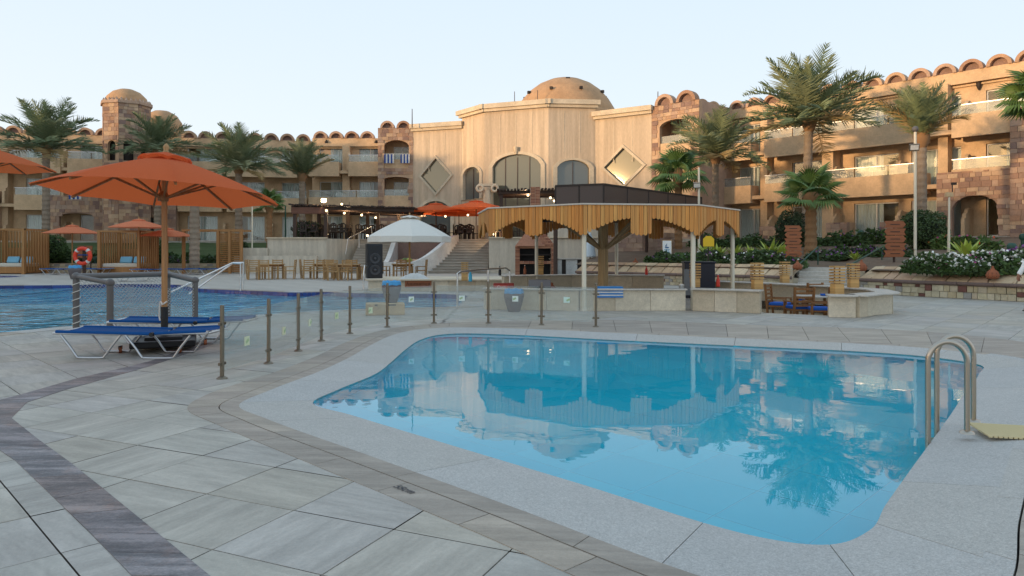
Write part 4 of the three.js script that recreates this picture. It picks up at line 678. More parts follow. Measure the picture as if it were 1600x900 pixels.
// ---------------------------------------------------------------- pool bar with scalloped wooden canopy
const BC = [2.61, -20.55], BR = 3.72;
const oct = Array.from({ length: 8 }, (_, i) => { const a = -Math.PI / 2 + 8 * Math.PI / 180 - Math.PI / 8 + i * Math.PI / 4; return [BC[0] + BR * Math.cos(a), BC[1] - BR * Math.sin(a)]; });
{
  const p = thing('bar_canopy', 'octagonal bar canopy with a scalloped fascia of orange pine boards', 'canopy');
  const yt = 2.53;
  put('roof', new Geo().slab(ccw(oct.map(([x, z]) => [BC[0] + (x - BC[0]) * 0.985, BC[1] + (z - BC[1]) * 0.985])), yt - 0.06, yt - 0.01), MAT.teakDark, p);
  put('roof_edge', new Geo().slab(ccw(oct.map(([x, z]) => [BC[0] + (x - BC[0]) * 1.012, BC[1] + (z - BC[1]) * 1.012])), yt, yt + 0.035), mat('#c9beb0', 0.7), p);
  let single = 0;
  for (let i = 0; i < 8; i++) {
    const a = oct[i], b = oct[(i + 1) % 8], dx = b[0] - a[0], dz = b[1] - a[1], L = Math.hypot(dx, dz), ry = Math.atan2(-dz, dx), n = 27;
    const face = new THREE.Group(); face.name = 'fascia'; p.add(face); face.position.set(a[0], 0, a[1]); face.rotation.y = ry;
    for (let k = 0; k < n; k++) {
      const u = (k + 0.5) / n, c = Math.abs(u - 0.5) * 2;                  // 0 in the middle, 1 at the corners
      let len = c < 0.21 ? 0.60 + 0.13 * Math.sqrt(Math.max(0, 1 - (c / 0.21) ** 2)) : 0.33 + 0.40 * Math.pow((c - 0.21) / 0.79, 1.5);
      if (c > 0.93) len = 0.73; len += rr(-0.006, 0.006);
      const w = L / n, s = new THREE.Shape(); s.moveTo(-w / 2 + 0.005, 0); s.lineTo(w / 2 - 0.005, 0); s.lineTo(w / 2 - 0.005, -len + w * 0.35); s.quadraticCurveTo(0, -len - w * 0.3, -w / 2 + 0.005, -len + w * 0.35);
      const front = i >= 6 || i <= 1; if (front && single < 300) single++;
      put('board', new Geo().plate(s, -0.012 + (k % 2) * 0.006, 0.012 + (k % 2) * 0.006, M4(u * L, yt - 0.004, 0), 3), MAT.slats[(rnd() * 5) | 0], face);
    }
  }
  const col = put('column', new Geo().bar([BC[0], 0, BC[1]], [BC[0], yt - 0.06, BC[1]], 0.15, 0.14, 28), mat('#c8aa7c', 0.7, { map: woodT }), p);
  for (let i = 0; i < 8; i++) { const a = i / 8 * 6.283 + 0.2; put('brace', new Geo().beam([BC[0] + 0.12 * Math.cos(a), 1.5, BC[1] + 0.12 * Math.sin(a)], [BC[0] + 1.5 * Math.cos(a), yt - 0.1, BC[1] + 1.5 * Math.sin(a)], 0.07, 0.07), mat('#a08a68', 0.7), col); }
  for (let i = 0; i < 8; i++) { const a = oct[i]; put('rafter', new Geo().beam([BC[0], yt - 0.12, BC[1]], [BC[0] + (a[0] - BC[0]) * 0.97, yt - 0.12, BC[1] + (a[1] - BC[1]) * 0.97], 0.08, 0.1), MAT.darkWood, p); }
  oct.forEach(([x, z], i) => { if (i === 7 || i === 6) return; const k = 0.955, X = BC[0] + (x - BC[0]) * k, Z = BC[1] + (z - BC[1]) * k, po = put('post', new Geo().bar([X, 0.28, Z], [X, yt - 0.07, Z], 0.055, 0.055, 18), MAT.postPaint, p); put('post_base', new Geo().bar([X, 0, Z], [X, 0.28, Z], 0.06, 0.06, 18), i === 2 ? MAT.green : MAT.postPaint, po); });
}
function panelWall(name, label, pts, h, th, top, seg = 0.85, cat = 'bar wall') {      // wall of stone panels with a counter top
  const p = thing(name, label, cat);
  for (let i = 0; i < pts.length - 1; i++) {
    const a = pts[i], b = pts[i + 1], L = Math.hypot(b[0] - a[0], b[1] - a[1]), n = Math.max(1, Math.round(L / seg)), ry = Math.atan2(-(b[1] - a[1]), b[0] - a[0]);
    for (let k = 0; k < n; k++) { const t = (k + 0.5) / n; put('stone_panel', new Geo().rbox(a[0] + (b[0] - a[0]) * t, h / 2, a[1] + (b[1] - a[1]) * t, L / n - 0.006, h, th, 0.006, ry), MAT.marble[(rnd() * 4) | 0], p); }
    put('counter_top', new Geo().rbox((a[0] + b[0]) / 2, h + 0.02, (a[1] + b[1]) / 2, L + 0.05, 0.036, top, 0.008, ry), MAT.counter, p);
  }
  return p;
}
MAT.marble = ['#d8cbb2', '#d2c3a8', '#ddd0b8', '#cdbea4'].map((c) => mat(c, 0.5, { map: grainT, bumpMap: grainB, bumpScale: 0.002 }));
MAT.counter = mat('#cfc8bd', 0.4, { map: grainT });
const xz = (px, py) => GP(px, py);
panelWall('bar_wall', 'low wall of pale stone panels along the front of the pool bar', [xz(757, 483), xz(905, 485.5), xz(1070, 485)], 0.49, 0.16, 0.3);
panelWall('bar_wall', 'short stone panelled bar wall beside the green footed post', [xz(1084, 485), xz(1189, 489.5)], 0.50, 0.2, 0.4, 0.55);
panelWall('bar_wall', 'long stone counter behind the sunken bar seats', [[6.3, -22.4], [7.6, -20.9], [8.6, -19.2], [8.95, -17.6], [8.6, -16.4]], 0.46, 0.22, 0.5);
panelWall('bar_wall', 'rounded end of the stone counter beside the wooden lamps', [xz(1294, 495), xz(1336, 496), xz(1362, 492), [8.6, -16.4]], 0.45, 0.2, 0.5, 0.5);
panelWall('bar_counter', 'inner counter of the bar under the wooden canopy', [[-0.3, -23.2], [2, -24.2], [5, -23.6]], 0.6, 0.2, 0.5, 1.0, 'bar counter');
{ const f = struct(put('bar_floor', new Geo().slab(ccw(PIT), -0.5, -0.42), MAT.deck), 'sunken paved floor of the bar seats'), t = []; PIT.forEach((a, i) => { const b = PIT[(i + 1) % PIT.length]; t.push(a[0], -0.45, a[1], b[0], -0.45, b[1], b[0], 0.0, b[1], a[0], -0.45, a[1], b[0], 0.0, b[1], a[0], 0.0, a[1]); }); put('pit_wall', new Geo().tris(t), MAT.marble[1], f); }
function slatLamp(label, x, y, z, s = 1) {
  const p = thing('slatted_lamp', label, 'lamp', [x, y, z], rr(-0.1, 0.1), 'slatted wooden lamps on the bar counters'), m = MAT.lampWood;
  put('base_box', new Geo().rbox(0, 0.11 * s, 0, 0.2 * s, 0.22 * s, 0.2 * s, 0.01), m, p);
  for (let i = 0; i < 6; i++) { const yy = (0.25 + i * 0.062) * s; for (const k of [-1, 1]) put('slat', (i % 2 ? new Geo().box(0, yy, k * 0.09 * s, 0.23 * s, 0.036 * s, 0.03 * s) : new Geo().box(0, yy, k * 0.09 * s, 0.23 * s, 0.036 * s, 0.03 * s).box(k * 0.09 * s, yy - 0.001, 0, 0.03 * s, 0.022 * s, 0.14 * s)), m, p); }
  put('core', new Geo().box(-0.055 * s, 0.4 * s, 0, 0.022 * s, 0.36 * s, 0.022 * s).box(0.055 * s, 0.4 * s, 0, 0.022 * s, 0.36 * s, 0.022 * s), MAT.teakDark, p);
  return p;
}
MAT.lampWood = mat('#dfae6a', 0.6, { map: woodH });
[[1183, 17.0, 0.54, 'slatted wooden lamp on the short bar wall by the seats'], [1308, 15.9, 0.49, 'slatted wooden lamp on the rounded end of the counter'], [1333, 18.3, 0.5, 'slatted wooden lamp behind the rounded counter end'], [1226, 21.2, 0.5, 'slatted wooden lamp on the long counter by the steps'], [1086, 18.9, 0.49, 'slatted wooden lamp behind the green footed post'], [844, 23.95, 0.645, 'slatted wooden lamp on the inner bar counter'], [726, 24.4, 0.43, 'slatted wooden lamp on the stage edge']].forEach(([x, d, y, l]) => slatLamp(l, PX(x, d), y - 0.012, -d, 1.08));
function teakChair(name, label, x, z, turn, cushion, group, y = 0) {
  const p = thing(name, label, 'chair', [x, y, z], turn, group), m = cushion ? MAT.teakDark : MAT.teak;
  for (const [a, b] of [[-1, 1], [1, 1]]) put('leg', new Geo().box(a * 0.24, 0.3, b * 0.22, 0.05, 0.6, 0.05), m, p);
  for (const a of [-1, 1]) put('leg', new Geo().beam([a * 0.24, 0, -0.22], [a * 0.24, 0.98, -0.3], 0.05, 0.05), m, p);
  put('seat', new Geo().box(0, 0.42, 0, 0.5, 0.04, 0.48), m, p);
  for (let i = 0; i < 5; i++) put('back_slat', new Geo().box(0, 0.53 + i * 0.1, -0.265 - i * 0.008, 0.46, 0.05, 0.025), m, p);
  for (const a of [-1, 1]) put('armrest', new Geo().box(a * 0.25, 0.62, -0.02, 0.06, 0.03, 0.52), m, p);
  if (cushion) put('cushion', new Geo().rbox(0, 0.475, 0.01, 0.46, 0.08, 0.46, 0.03), MAT.cushion, p);
  return p;
}
const cg = 'teak chairs with blue cushions at the bar';
const bc0 = teakChair('bar_chair', 'teak armchair with its slatted back turned to the pool', PX(1250, 17.5), -17.6, Math.PI + 0.1, true, cg, -0.42);
again(bc0, 'bar_chair', [PX(1216, 18.8), -0.42, -18.7], 2.2, 'teak chair with a blue cushion beside the short bar wall');
again(bc0, 'bar_chair', [PX(1280, 17.2), -0.42, -17.2], -1.4, 'teak armchair with a blue cushion facing the bar table');
again(bc0, 'bar_chair', [PX(1262, 19.9), -0.42, -19.9], -0.3, 'teak chair behind the bar table against the counter');
{ const p = thing('bar_table', 'wooden bar table with a grey top and a blue ashtray', 'table', [PX(1272, 18.6), -0.42, -18.5]); put('table_top', new Geo().rbox(0, 0.68, 0, 0.9, 0.04, 0.8, 0.01), MAT.counter, p); for (const [a, b] of [[-1, -1], [1, -1], [-1, 1], [1, 1]]) put('leg', new Geo().box(a * 0.36, 0.33, b * 0.3, 0.06, 0.66, 0.06), MAT.teakDark, p); const q = put('ashtray', new Geo().lathe([[0.001, 0], [0.07, 0], [0.08, 0.05], [0.06, 0.05], [0.05, 0.015], [0.001, 0.015]], PX(1284, 18.5), 0.282, -18.4, 16), MAT.cushion); tag(q, 'small blue ashtray on the bar table', 'ashtray'); }
{ // drinks cooler, towel, bottles, mixer and small bar things
  const p = thing('drinks_cooler', 'dark navy drinks cooler with a glass door behind the bar', 'cooler', [PX(1088, 21.8), 0, -21.8], -0.12); put('cabinet', new Geo().rbox(0.1, 0.53, -0.3, 0.9, 1.06, 0.7, 0.02), MAT.navy, p); put('door', new Geo().rbox(-0.2, 0.48, 0.06, 0.36, 0.8, 0.03, 0.01), mat('#7c8084', 0.3), p); put('lid', new Geo().rbox(0.1, 1.08, -0.3, 0.96, 0.05, 0.76, 0.015), MAT.navy, p);
  const t = thing('striped_towel', 'blue and white striped towel draped over the front bar wall', 'towel', [PX(951, 17.3), 0, -17.27], 0.01);
  for (let i = 0; i < 7; i++) put('stripe', new Geo().box(0, 0.555 - i * 0.036, 0.172 + 0.004 * Math.sin(i), 0.64, 0.037, 0.01), i % 2 ? MAT.white : mat('#2a74b8', 0.9), t);
  put('top_fold', new Geo().rbox(0, 0.565, 0, 0.64, 0.03, 0.35, 0.012), mat('#5d90bd', 0.9), t);
  const mx = thing('cash_desk', 'grey counter machine with a keypad on the bar', 'till', [PX(843, 19.6), 0.40, -19.6]); put('body', new Geo().rbox(0, 0.12, 0, 0.6, 0.2, 0.4, 0.02, 0, -0.2), mat('#77767a', 0.5), mx); put('keypad', new Geo().box(0.05, 0.235, 0.02, 0.3, 0.01, 0.2, 0, -0.2), MAT.black, mx); put('shelf', new Geo().box(0, -0.02, 0, 0.7, 0.04, 0.5), MAT.teakDark, mx); put('shelf_leg', new Geo().box(0, -0.22, 0, 0.5, 0.36, 0.3), MAT.dark, mx);
  const cr = thing('drinks_crate', 'red drinks crate with white script lettering', 'crate', [PX(787, 19.2), 0, -19.2]); put('crate', new Geo().rbox(0, 0.42, 0, 0.55, 0.3, 0.35, 0.02), mat('#8e2a1e', 0.6), cr); put('stand', new Geo().box(0, 0.135, 0, 0.5, 0.27, 0.3), MAT.dark, cr);
  { const c = document.createElement('canvas'); c.width = 256; c.height = 128; const k = c.getContext('2d'); k.fillStyle = '#b4321f'; k.fillRect(0, 0, 256, 128); k.fillStyle = '#f0e6dc'; k.font = 'italic bold 70px serif'; k.textAlign = 'center'; k.fillText('Coca', 128, 62); k.fillText('Cola', 140, 116); const tx = new THREE.CanvasTexture(c); tx.colorSpace = THREE.SRGBColorSpace; const pg = new THREE.PlaneGeometry(0.36, 0.22); const o = put('printed_panel', pg, mat('#ffffff', 0.5, { map: tx }), cr); o.position.set(-0.07, 0.42, 0.178); }
  const bottle = (label, px, d, y, m) => { const b = thing('bottle', label, 'bottle', [PX(px, d), y, -d]); put('glass_body', new Geo().lathe([[0.001, 0], [0.045, 0], [0.047, 0.02], [0.047, 0.17], [0.018, 0.24], [0.016, 0.3], [0.001, 0.3]], 0, 0, 0, 14), m, b); put('cap', new Geo().bar([0, 0.3, 0], [0, 0.32, 0], 0.018), MAT.white, b); };
  bottle('dark bottle on the counter near the red crate', 781, 23.3, 0.637, MAT.black); bottle('amber bottle on the counter near the till', 820, 23.9, 0.637, MAT.terra); bottle('red bottle with a red cap on the bar counter', 1122, 18.0, 0.53, MAT.red); bottle('blue spray bottle hanging at the steel rail', 735, 19.0, 0.62, mat('#2f9ab8', 0.3)); bottle('red sauce bottle at the back of the bar', 1010, 23.7, 0.637, MAT.red);
  const cup = tag(put('steel_cup', new Geo().lathe([[0.001, 0], [0.06, 0], [0.07, 0.1], [0.06, 0.1], [0.055, 0.01]], PX(1064, 17.4), 0.528, -17.35, 16), MAT.chrome), 'small metal cup on the front bar wall', 'cup'); void cup;
  const js = tag(put('clay_jar', new Geo().lathe([[0.001, 0], [0.12, 0.02], [0.18, 0.14], [0.13, 0.27], [0.05, 0.34], [0.05, 0.4], [0.001, 0.42]], PX(862, 23), 0.0, -23, 20), MAT.terra), 'brown clay jar beside the till', 'jar'); js.position.y = 0; 
}
// ---------------------------------------------------------------- brick barbecue, cabinets, closed parasol
{
  const d = 39.4, p = thing('brick_barbecue', 'red brick barbecue oven with a pointed hood and tall chimney', 'barbecue', [PX(836, d), 0, -d]), W = 2.2, D = 1.3;
  put('mortar_core', new Geo().box(-W / 2 + 0.13, 0.85, 0, 0.24, 1.66, D - 0.04).box(W / 2 - 0.13, 0.85, 0, 0.24, 1.66, D - 0.04).box(0, 0.85, -D / 2 + 0.1, W - 0.5, 1.66, 0.16).box(0, 0.78, 0, W - 0.5, 0.14, D - 0.05).box(0, 0.04, 0, W - 0.5, 0.08, D - 0.05), MAT.mortar, p);
  const hood = new THREE.CylinderGeometry(0.5, 1.55, 0.95, 4); put('hood', new Geo().add(hood, M4(0, 2.15, 0, Math.PI / 4, 0, 0, 1, 1, 0.6)), MAT.brick[0], p); put('lintel', new Geo().box(0, 1.62, D / 2 - 0.1, W, 0.14, 0.2), MAT.brick[2], p);
  put('chimney', new Geo().box(0, 3.7, 0, 0.52, 2.4, 0.5), MAT.mortar, p);
  const bk = new THREE.BoxGeometry(0.24, 0.07, 0.06); boxUV(bk.toNonIndexed()); let nb = 0;
  const brick = (x, y, z) => { if (nb++ < 290) { const o = put('brick', bk, MAT.brick[(rnd() * 4) | 0], p); o.position.set(x, y, z); } };
  for (let r = 0; r < 20; r++) for (const s of [-1, 1]) brick(s * (W / 2 - 0.125), 0.06 + r * 0.08, D / 2 + 0.005);
  for (let r = 0; r < 2; r++) for (let k = 0; k < 7; k++) brick(-0.78 + k * 0.26, 0.75 + r * 0.08, D / 2 - 0.01);
  for (let r = 0; r < 30; r++) for (let k = 0; k < 2; k++) brick(-0.13 + k * 0.26, 2.55 + r * 0.08, 0.252);
  for (let r = 0; r < 11; r++) for (let k = 0, n = Math.max(2, 8 - (r * 0.55 | 0)); k < n; k++) { const f = (r + 0.5) / 11, hw = 1.1 - 0.72 * f; const o = put('brick', bk, MAT.brick[(rnd() * 4) | 0], p); o.position.set(-hw + 0.13 + (2 * hw - 0.26) * k / (n - 1), 1.72 + r * 0.083, 0.68 - 0.42 * f); o.rotation.x = -0.42; }
  put('soot_lining', new Geo().box(0, 1.2, -D / 2 + 0.2, W - 0.5, 0.75, 0.03).box(0, 0.42, -D / 2 + 0.2, W - 0.5, 0.62, 0.03), MAT.black, p); put('fire_grate', new Geo().box(0, 1.2, 0.1, W - 0.5, 0.05, D - 0.4), MAT.dark, p);
  const c = thing('cabinet', 'white double cabinet with dark gaps beside the barbecue', 'cabinet', [PX(884, 39.6), 0, -39.6]); put('carcass', new Geo().box(0, 0.48, -0.05, 1.7, 0.94, 0.6), MAT.dark, c); put('top', new Geo().box(0, 0.98, 0, 1.85, 0.06, 0.75), MAT.counter, c); for (const x of [-0.55, 0.3]) put('door', new Geo().box(x, 0.5, 0.27, 0.62, 0.86, 0.03), MAT.white, c);
  const u = thing('closed_parasol', 'closed pale blue parasol on a yellow base behind the bar', 'parasol', [PX(922, 36), 0, -36]); put('folded_canopy', new Geo().lathe([[0.001, 2.35], [0.06, 2.3], [0.2, 1.7], [0.3, 1.15], [0.24, 1.1], [0.03, 1.2]], 0, 0, 0, 12), mat('#c3d2dc', 0.9), u); put('pole', new Geo().bar([0, 0, 0], [0, 1.3, 0], 0.03), MAT.teakDark, u); put('base', new Geo().lathe([[0.001, 0.55], [0.12, 0.5], [0.14, 0.1], [0.3, 0.06], [0.3, 0]], 0, 0, 0, 8), mat('#d9b718', 0.6), u);
}
{ // dark screened roof block and lit pergola roofs of the restaurant
  const p = thing('screened_kitchen', 'dark brown screened block standing above the bar canopy', 'screen'), a = [PX(868, 29.8), -29.8], b = [PX(943, 29), -29], c = [PX(1096, 36.5), -36.5], e = [PX(1010, 38), -38], y0 = 2.65, y1 = 4.12;
  const panel = (P, Q, n) => { for (let i = 0; i < n; i++) { const t0 = i / n, t1 = (i + 1) / n, L = Math.hypot(Q[0] - P[0], Q[1] - P[1]), tm = (t0 + t1) / 2; put('screen_panel', new Geo().box(P[0] + (Q[0] - P[0]) * tm, (y0 + y1) / 2, P[1] + (Q[1] - P[1]) * tm, L / n - 0.03, y1 - y0 - 0.06, 0.04, Math.atan2(-(Q[1] - P[1]), Q[0] - P[0])), MAT.darkMetal, p); put('frame', new Geo().beam([P[0] + (Q[0] - P[0]) * t0, y0, P[1] + (Q[1] - P[1]) * t0], [P[0] + (Q[0] - P[0]) * t0, y1, P[1] + (Q[1] - P[1]) * t0], 0.07, 0.07), MAT.dark, p); } put('frame', new Geo().beam([P[0], y1, P[1]], [Q[0], y1, Q[1]], 0.09, 0.08), MAT.dark, p); };
  panel(a, b, 2); panel(b, c, 5); panel(c, e, 2);
  put('roof', new Geo().slab(ccw([a, b, c, e]), y1 - 0.1, y1 - 0.05), MAT.dark, p);
  [a, b, c, e].forEach(([x, z]) => put('post', new Geo().bar([x, 0, z], [x, y0 + 0.05, z], 0.09), MAT.darkWood, p));
}
// ---------------------------------------------------------------- restaurant pergola
const bulbM = mat('#fff0d0', 0.4, { emissive: new THREE.Color(1, 0.72, 0.4), emissiveIntensity: 4 });
function bulb(x, y, z, lit, label) { const p = thing('lamp_bulb', label ?? 'small glowing bulb hanging under the pergola roof', 'lamp', [x, y, z], 0, 'bulbs under the pergola'); put('bulb', new Geo().ball(0, 0, 0, 0.075, 1, 10), bulbM, p); put('cable', new Geo().bar([0, 0.07, 0], [0, 0.3, 0], 0.012), MAT.dark, p); if (lit) { const l = new THREE.PointLight(new THREE.Color(1, 0.7, 0.4), 6, 0, 2); l.position.set(0, 0, 0); l.castShadow = true; p.add(l); } }
function pergola(label, x0, x1, z0, z1, y, tilt, cols) {
  const p = thing('pergola', label, 'pergola');
  cols.forEach(([x, z]) => put('post', new Geo().box(x, 2.2 + (y - 2.2) / 2, z, 0.22, y - 2.2, 0.22), MAT.darkWood, p));
  for (let i = 0; i <= 4; i++) { const z = z0 + (z1 - z0) * i / 4; put('beam', new Geo().beam([x0, y + 0.1, z], [x1, y + 0.1 + tilt, z], 0.14, 0.2), MAT.darkWood, p); }
  const n = Math.round((x1 - x0) / 0.22); for (let i = 0; i <= n; i++) { const t = i / n; put('roof_batten', new Geo().beam([x0 + (x1 - x0) * t, y + 0.26 + tilt * t + rr(-0.03, 0.03), z0 + 0.5 + rr(-0.1, 0.1)], [x0 + (x1 - x0) * t, y + 0.26 + tilt * t, z1 - 0.4], 0.15, 0.09), i % 3 ? MAT.darkWood : MAT.dark, p); }
  return p;
}
pergola('dark wooden restaurant pergola over the terrace edge', -14.4, -6.4, -46.8, -53.5, 4.15, -0.2, [[-14.1, -46.6], [-12.1, -46.6], [-14, -52], [-11.4, -49.8], [-10.4, -51.6], [-9.4, -50.2], [-8.2, -52], [-7.2, -50.4]]);
pergola('dark pergola roof in front of the great arched window', -0.9, 4.6, -46.5, -50.2, 5.1, 0.05, [[-0.7, -46.7], [1.4, -48], [3.4, -46.8], [4.4, -49.8]]);
{ const p = thing('restaurant_sign', 'brown wooden sign board on the pergola front', 'sign', [-13.2, 0, -46.42]); put('board', new Geo().rbox(0, 4.02, 0, 2.2, 0.42, 0.08, 0.02), mat('#7a4f3c', 0.7, { map: woodH }), p); put('hanger', new Geo().box(-0.9, 4.16, -0.1, 0.06, 0.3, 0.14).box(0.9, 4.16, -0.1, 0.06, 0.3, 0.14), MAT.darkWood, p); const l = thing('flood_lamp', 'glowing square lamp on top of the pergola sign', 'lamp', [PX(506, 46.4), 4.62, -46.4]); put('lamp_face', new Geo().rbox(0, 0.06, 0, 0.34, 0.24, 0.1, 0.03), bulbM, l); put('bracket', new Geo().box(0, -0.12, 0, 0.06, 0.16, 0.06), MAT.dark, l); const pl = new THREE.PointLight(new THREE.Color(1, 0.75, 0.45), 5, 0, 2); pl.position.set(0, 0.06, 0.12); pl.castShadow = true; l.add(pl); }
[[510, 329, 46.5, 1], [534, 319, 48, 0], [546, 322, 49, 0], [538, 333, 48, 1], [565, 336, 50, 0], [570, 327, 49, 0], [576, 328, 50, 1], [597, 330, 51, 0], [587, 340, 50, 0], [620, 332, 51, 1], [511, 366, 47, 0], [574, 368, 48, 0], [659, 336, 53, 1], [696, 338, 53, 0], [731, 336, 53, 0], [825, 305, 47, 1], [860, 309, 47, 0], [866, 314, 47, 0], [772, 366, 46.5, 1]].forEach(([x, y, d, l]) => bulb(PX(x, d), PY(y, d), -d, l));
function darkChair() { const p = thing('dining_chair', 'dark carved wooden chair at the restaurant tables', 'chair', [0, 0, 0], 0, 'dark chairs on the restaurant terrace'); const g = new Geo(); for (const [a, b] of [[-1, -1], [1, -1], [-1, 1], [1, 1]]) g.box(a * 0.2, 0.23, b * 0.2, 0.045, 0.46, 0.045); g.box(0, 0.47, 0, 0.46, 0.05, 0.46); put('seat_frame', g, MAT.dark, p); const s = new THREE.Shape(); s.moveTo(-0.2, 0.5); s.lineTo(0.2, 0.5); s.lineTo(0.22, 0.95); s.quadraticCurveTo(0, 1.2, -0.22, 0.95); const h = new THREE.Path(); h.moveTo(-0.12, 0.6); h.lineTo(-0.03, 0.6); h.lineTo(-0.03, 0.98); h.lineTo(-0.13, 0.94); s.holes.push(h); const h2 = new THREE.Path(); h2.moveTo(0.12, 0.6); h2.lineTo(0.13, 0.94); h2.lineTo(0.03, 0.98); h2.lineTo(0.03, 0.6); s.holes.push(h2); put('backrest', new Geo().plate(s, -0.22, -0.18), MAT.dark, p); return p; }
function darkTable() { const p = thing('dining_table', 'dark restaurant table with a pale cloth strip on the terrace', 'table', [0, 0, 0], 0, 'dark tables on the restaurant terrace'); const g = new Geo(); for (const [a, b] of [[-1, -1], [1, -1], [-1, 1], [1, 1]]) g.box(a * 0.5, 0.36, b * 0.35, 0.07, 0.72, 0.07); put('legs_frame', g.box(0, 0.7, 0, 1.1, 0.06, 0.8), MAT.dark, p); put('table_top', new Geo().box(0, 0.75, 0, 1.2, 0.035, 0.9), MAT.darkWood, p); put('cloth', new Geo().box(0, 0.772, 0, 0.45, 0.006, 0.94), MAT.whiteCloth, p); return p; }
{
  let c0, t0; const spots = [[-13.3, -47.6], [-11.5, -48.4], [-12.9, -49.7], [-10.3, -50.3], [-8.7, -50.6], [-7.0, -51.2], [-5.2, -50.2], [-3.2, -50.3], [-3.6, -52.4], [-1.0, -51.0], [-0.6, -46.4], [1.3, -46.4], [3.2, -46.4], [-6.0, -53], [1.8, -48.6]];
  spots.forEach(([x, z], i) => {
    const t = t0 ? again(t0, 'dining_table', [x, 2.2, z], rr(-0.1, 0.1)) : (t0 = darkTable()); t.position.set(x, 2.2, z);
    [[0.3, 0.75, Math.PI], [-0.3, 0.75, Math.PI], [0.3, -0.75, 0], [-0.3, -0.75, 0], [0.9, 0, -Math.PI / 2]].forEach(([a, b, r], k) => { if (k === 4 && i % 2) return; const c = c0 ? again(c0, 'dining_chair', [x + a, 2.2, z + b], r + rr(-0.25, 0.25)) : (c0 = darkChair()); c.position.set(x + a, 2.2, z + b); });
  });
}
const pu = 'orange parasols on the restaurant terrace';
[[681, 318, 50, 'orange square parasol by the lower arched window', 2.35], [744, 314, 48, 'orange square parasol beside the bar canopy', 2.3], [717, 321, 52, 'orange parasol standing between two others on the terrace', 2.0]].forEach(([x, y, d, l, R]) => parasol('terrace_parasol', l, [PX(x, d), 2.2, -d], { R, tip: PY(y + 13, d) - 2.2, top: PY(y, d) - 2.2, n: 8, mat: MAT.orange, poleMat: MAT.darkWood, group: pu, drop: 0.12 }));
[[544, 580, 45.2, 'steel handrail of the narrow staircase']].forEach(([a, b, d, l]) => rail(l, [[[PX(a - 4, d), 1.2, -d], [PX(a, d), PY(373, d), -d], [PX(b, d + 3.5), PY(354, d + 3.5), -d - 3.5], [PX(b + 2, d + 3.5), 2.2, -d - 3.6]], [[PX(561, 47), 1.6, -47], [PX(561, 47), PY(364, 47), -47]]], 0.03));

// ---------------------------------------------------------------- palms
const frondGeo = [0, 1, 2, 3, 4].map((v) => {              // date palm frond: arching rib along +z with two rows of narrow leaflets
  const t = [], L = 1, N = 38, bend = [0.5, 0.75, 1.0, 0.35, 0.6][v], at = (s) => [0.02 * Math.sin(s * 9 + v), 0.34 * s - bend * s * s * 0.62, L * s * (1 - 0.12 * bend * s * s)];
  for (let i = 0; i < 10; i++) { const a = at(i / 10), b = at((i + 1) / 10), w = 0.012 * (1 - i / 11); t.push(a[0] - w, a[1], a[2], a[0] + w, a[1], a[2], b[0] + w * 0.9, b[1], b[2], a[0] - w, a[1], a[2], b[0] + w * 0.9, b[1], b[2], b[0] - w * 0.9, b[1], b[2]); }
  for (let i = 3; i < N; i++) for (const s of [-1, 1]) {
    const u = (i + rr(-0.3, 0.3)) / N, a = at(u), len = (0.25 * Math.sin(Math.PI * Math.min(1, 0.18 + u * 0.85)) + 0.05) * rr(0.85, 1.15), w = 0.0085, fwd = 0.55 + 0.5 * u, up = 0.35 - 0.5 * rnd() - 0.15 * bend;
    const tip = [a[0] + s * len * 0.8, a[1] + len * up, a[2] + len * fwd * 0.8];
    t.push(a[0], a[1], a[2] - w, a[0], a[1] + w * 0.4, a[2] + w * 1.6, ...tip);
    const m = [(a[0] * 0.45 + tip[0] * 0.55), (a[1] * 0.45 + tip[1] * 0.55) + 0.012, (a[2] * 0.45 + tip[2] * 0.55)]; t.push(a[0], a[1], a[2] - w, ...m, ...tip, a[0], a[1], a[2] + w, ...m, ...tip);
  }
  return new Geo().tris(t).done(true);
});
const fanGeo = [0, 1, 2].map((v) => {                      // fan palm leaf: stalk and pleated fan with split tips
  const t = [], st = 0.45, n = 22; for (let i = 0; i < 4; i++) { const a = i / 4 * st, b = (i + 1) / 4 * st, y = (q) => 0.25 * q - 0.2 * q * q; t.push(-0.012, y(a), a, 0.012, y(a), a, 0.01, y(b), b, -0.012, y(a), a, 0.01, y(b), b, -0.01, y(b), b); }
  const y0 = 0.25 * st - 0.2 * st * st; for (let i = 0; i < n; i++) { const a = -2.1 + 4.2 * i / n, b = -2.1 + 4.2 * (i + 1) / n, m = (a + b) / 2, r = 0.5 * (1 - 0.12 * Math.abs(m)), p = (q, rad, dy) => [Math.sin(q) * rad, y0 + dy, st + Math.cos(q) * rad], dr = -0.16 * (0.4 + v * 0.3) - 0.05 * Math.abs(m); const A = p(a, r * 0.6, -0.02), Mm = p(m, r * 0.6, 0.02), B = p(b, r * 0.6, -0.02), T = p(m + rr(-0.03, 0.03), r * rr(0.95, 1.1), dr), O = p(0, 0, 0); t.push(...O, ...A, ...Mm, ...O, ...Mm, ...B, ...A, ...T, ...Mm, ...Mm, ...T, ...B); }
  return new Geo().tris(t).done(true);
});
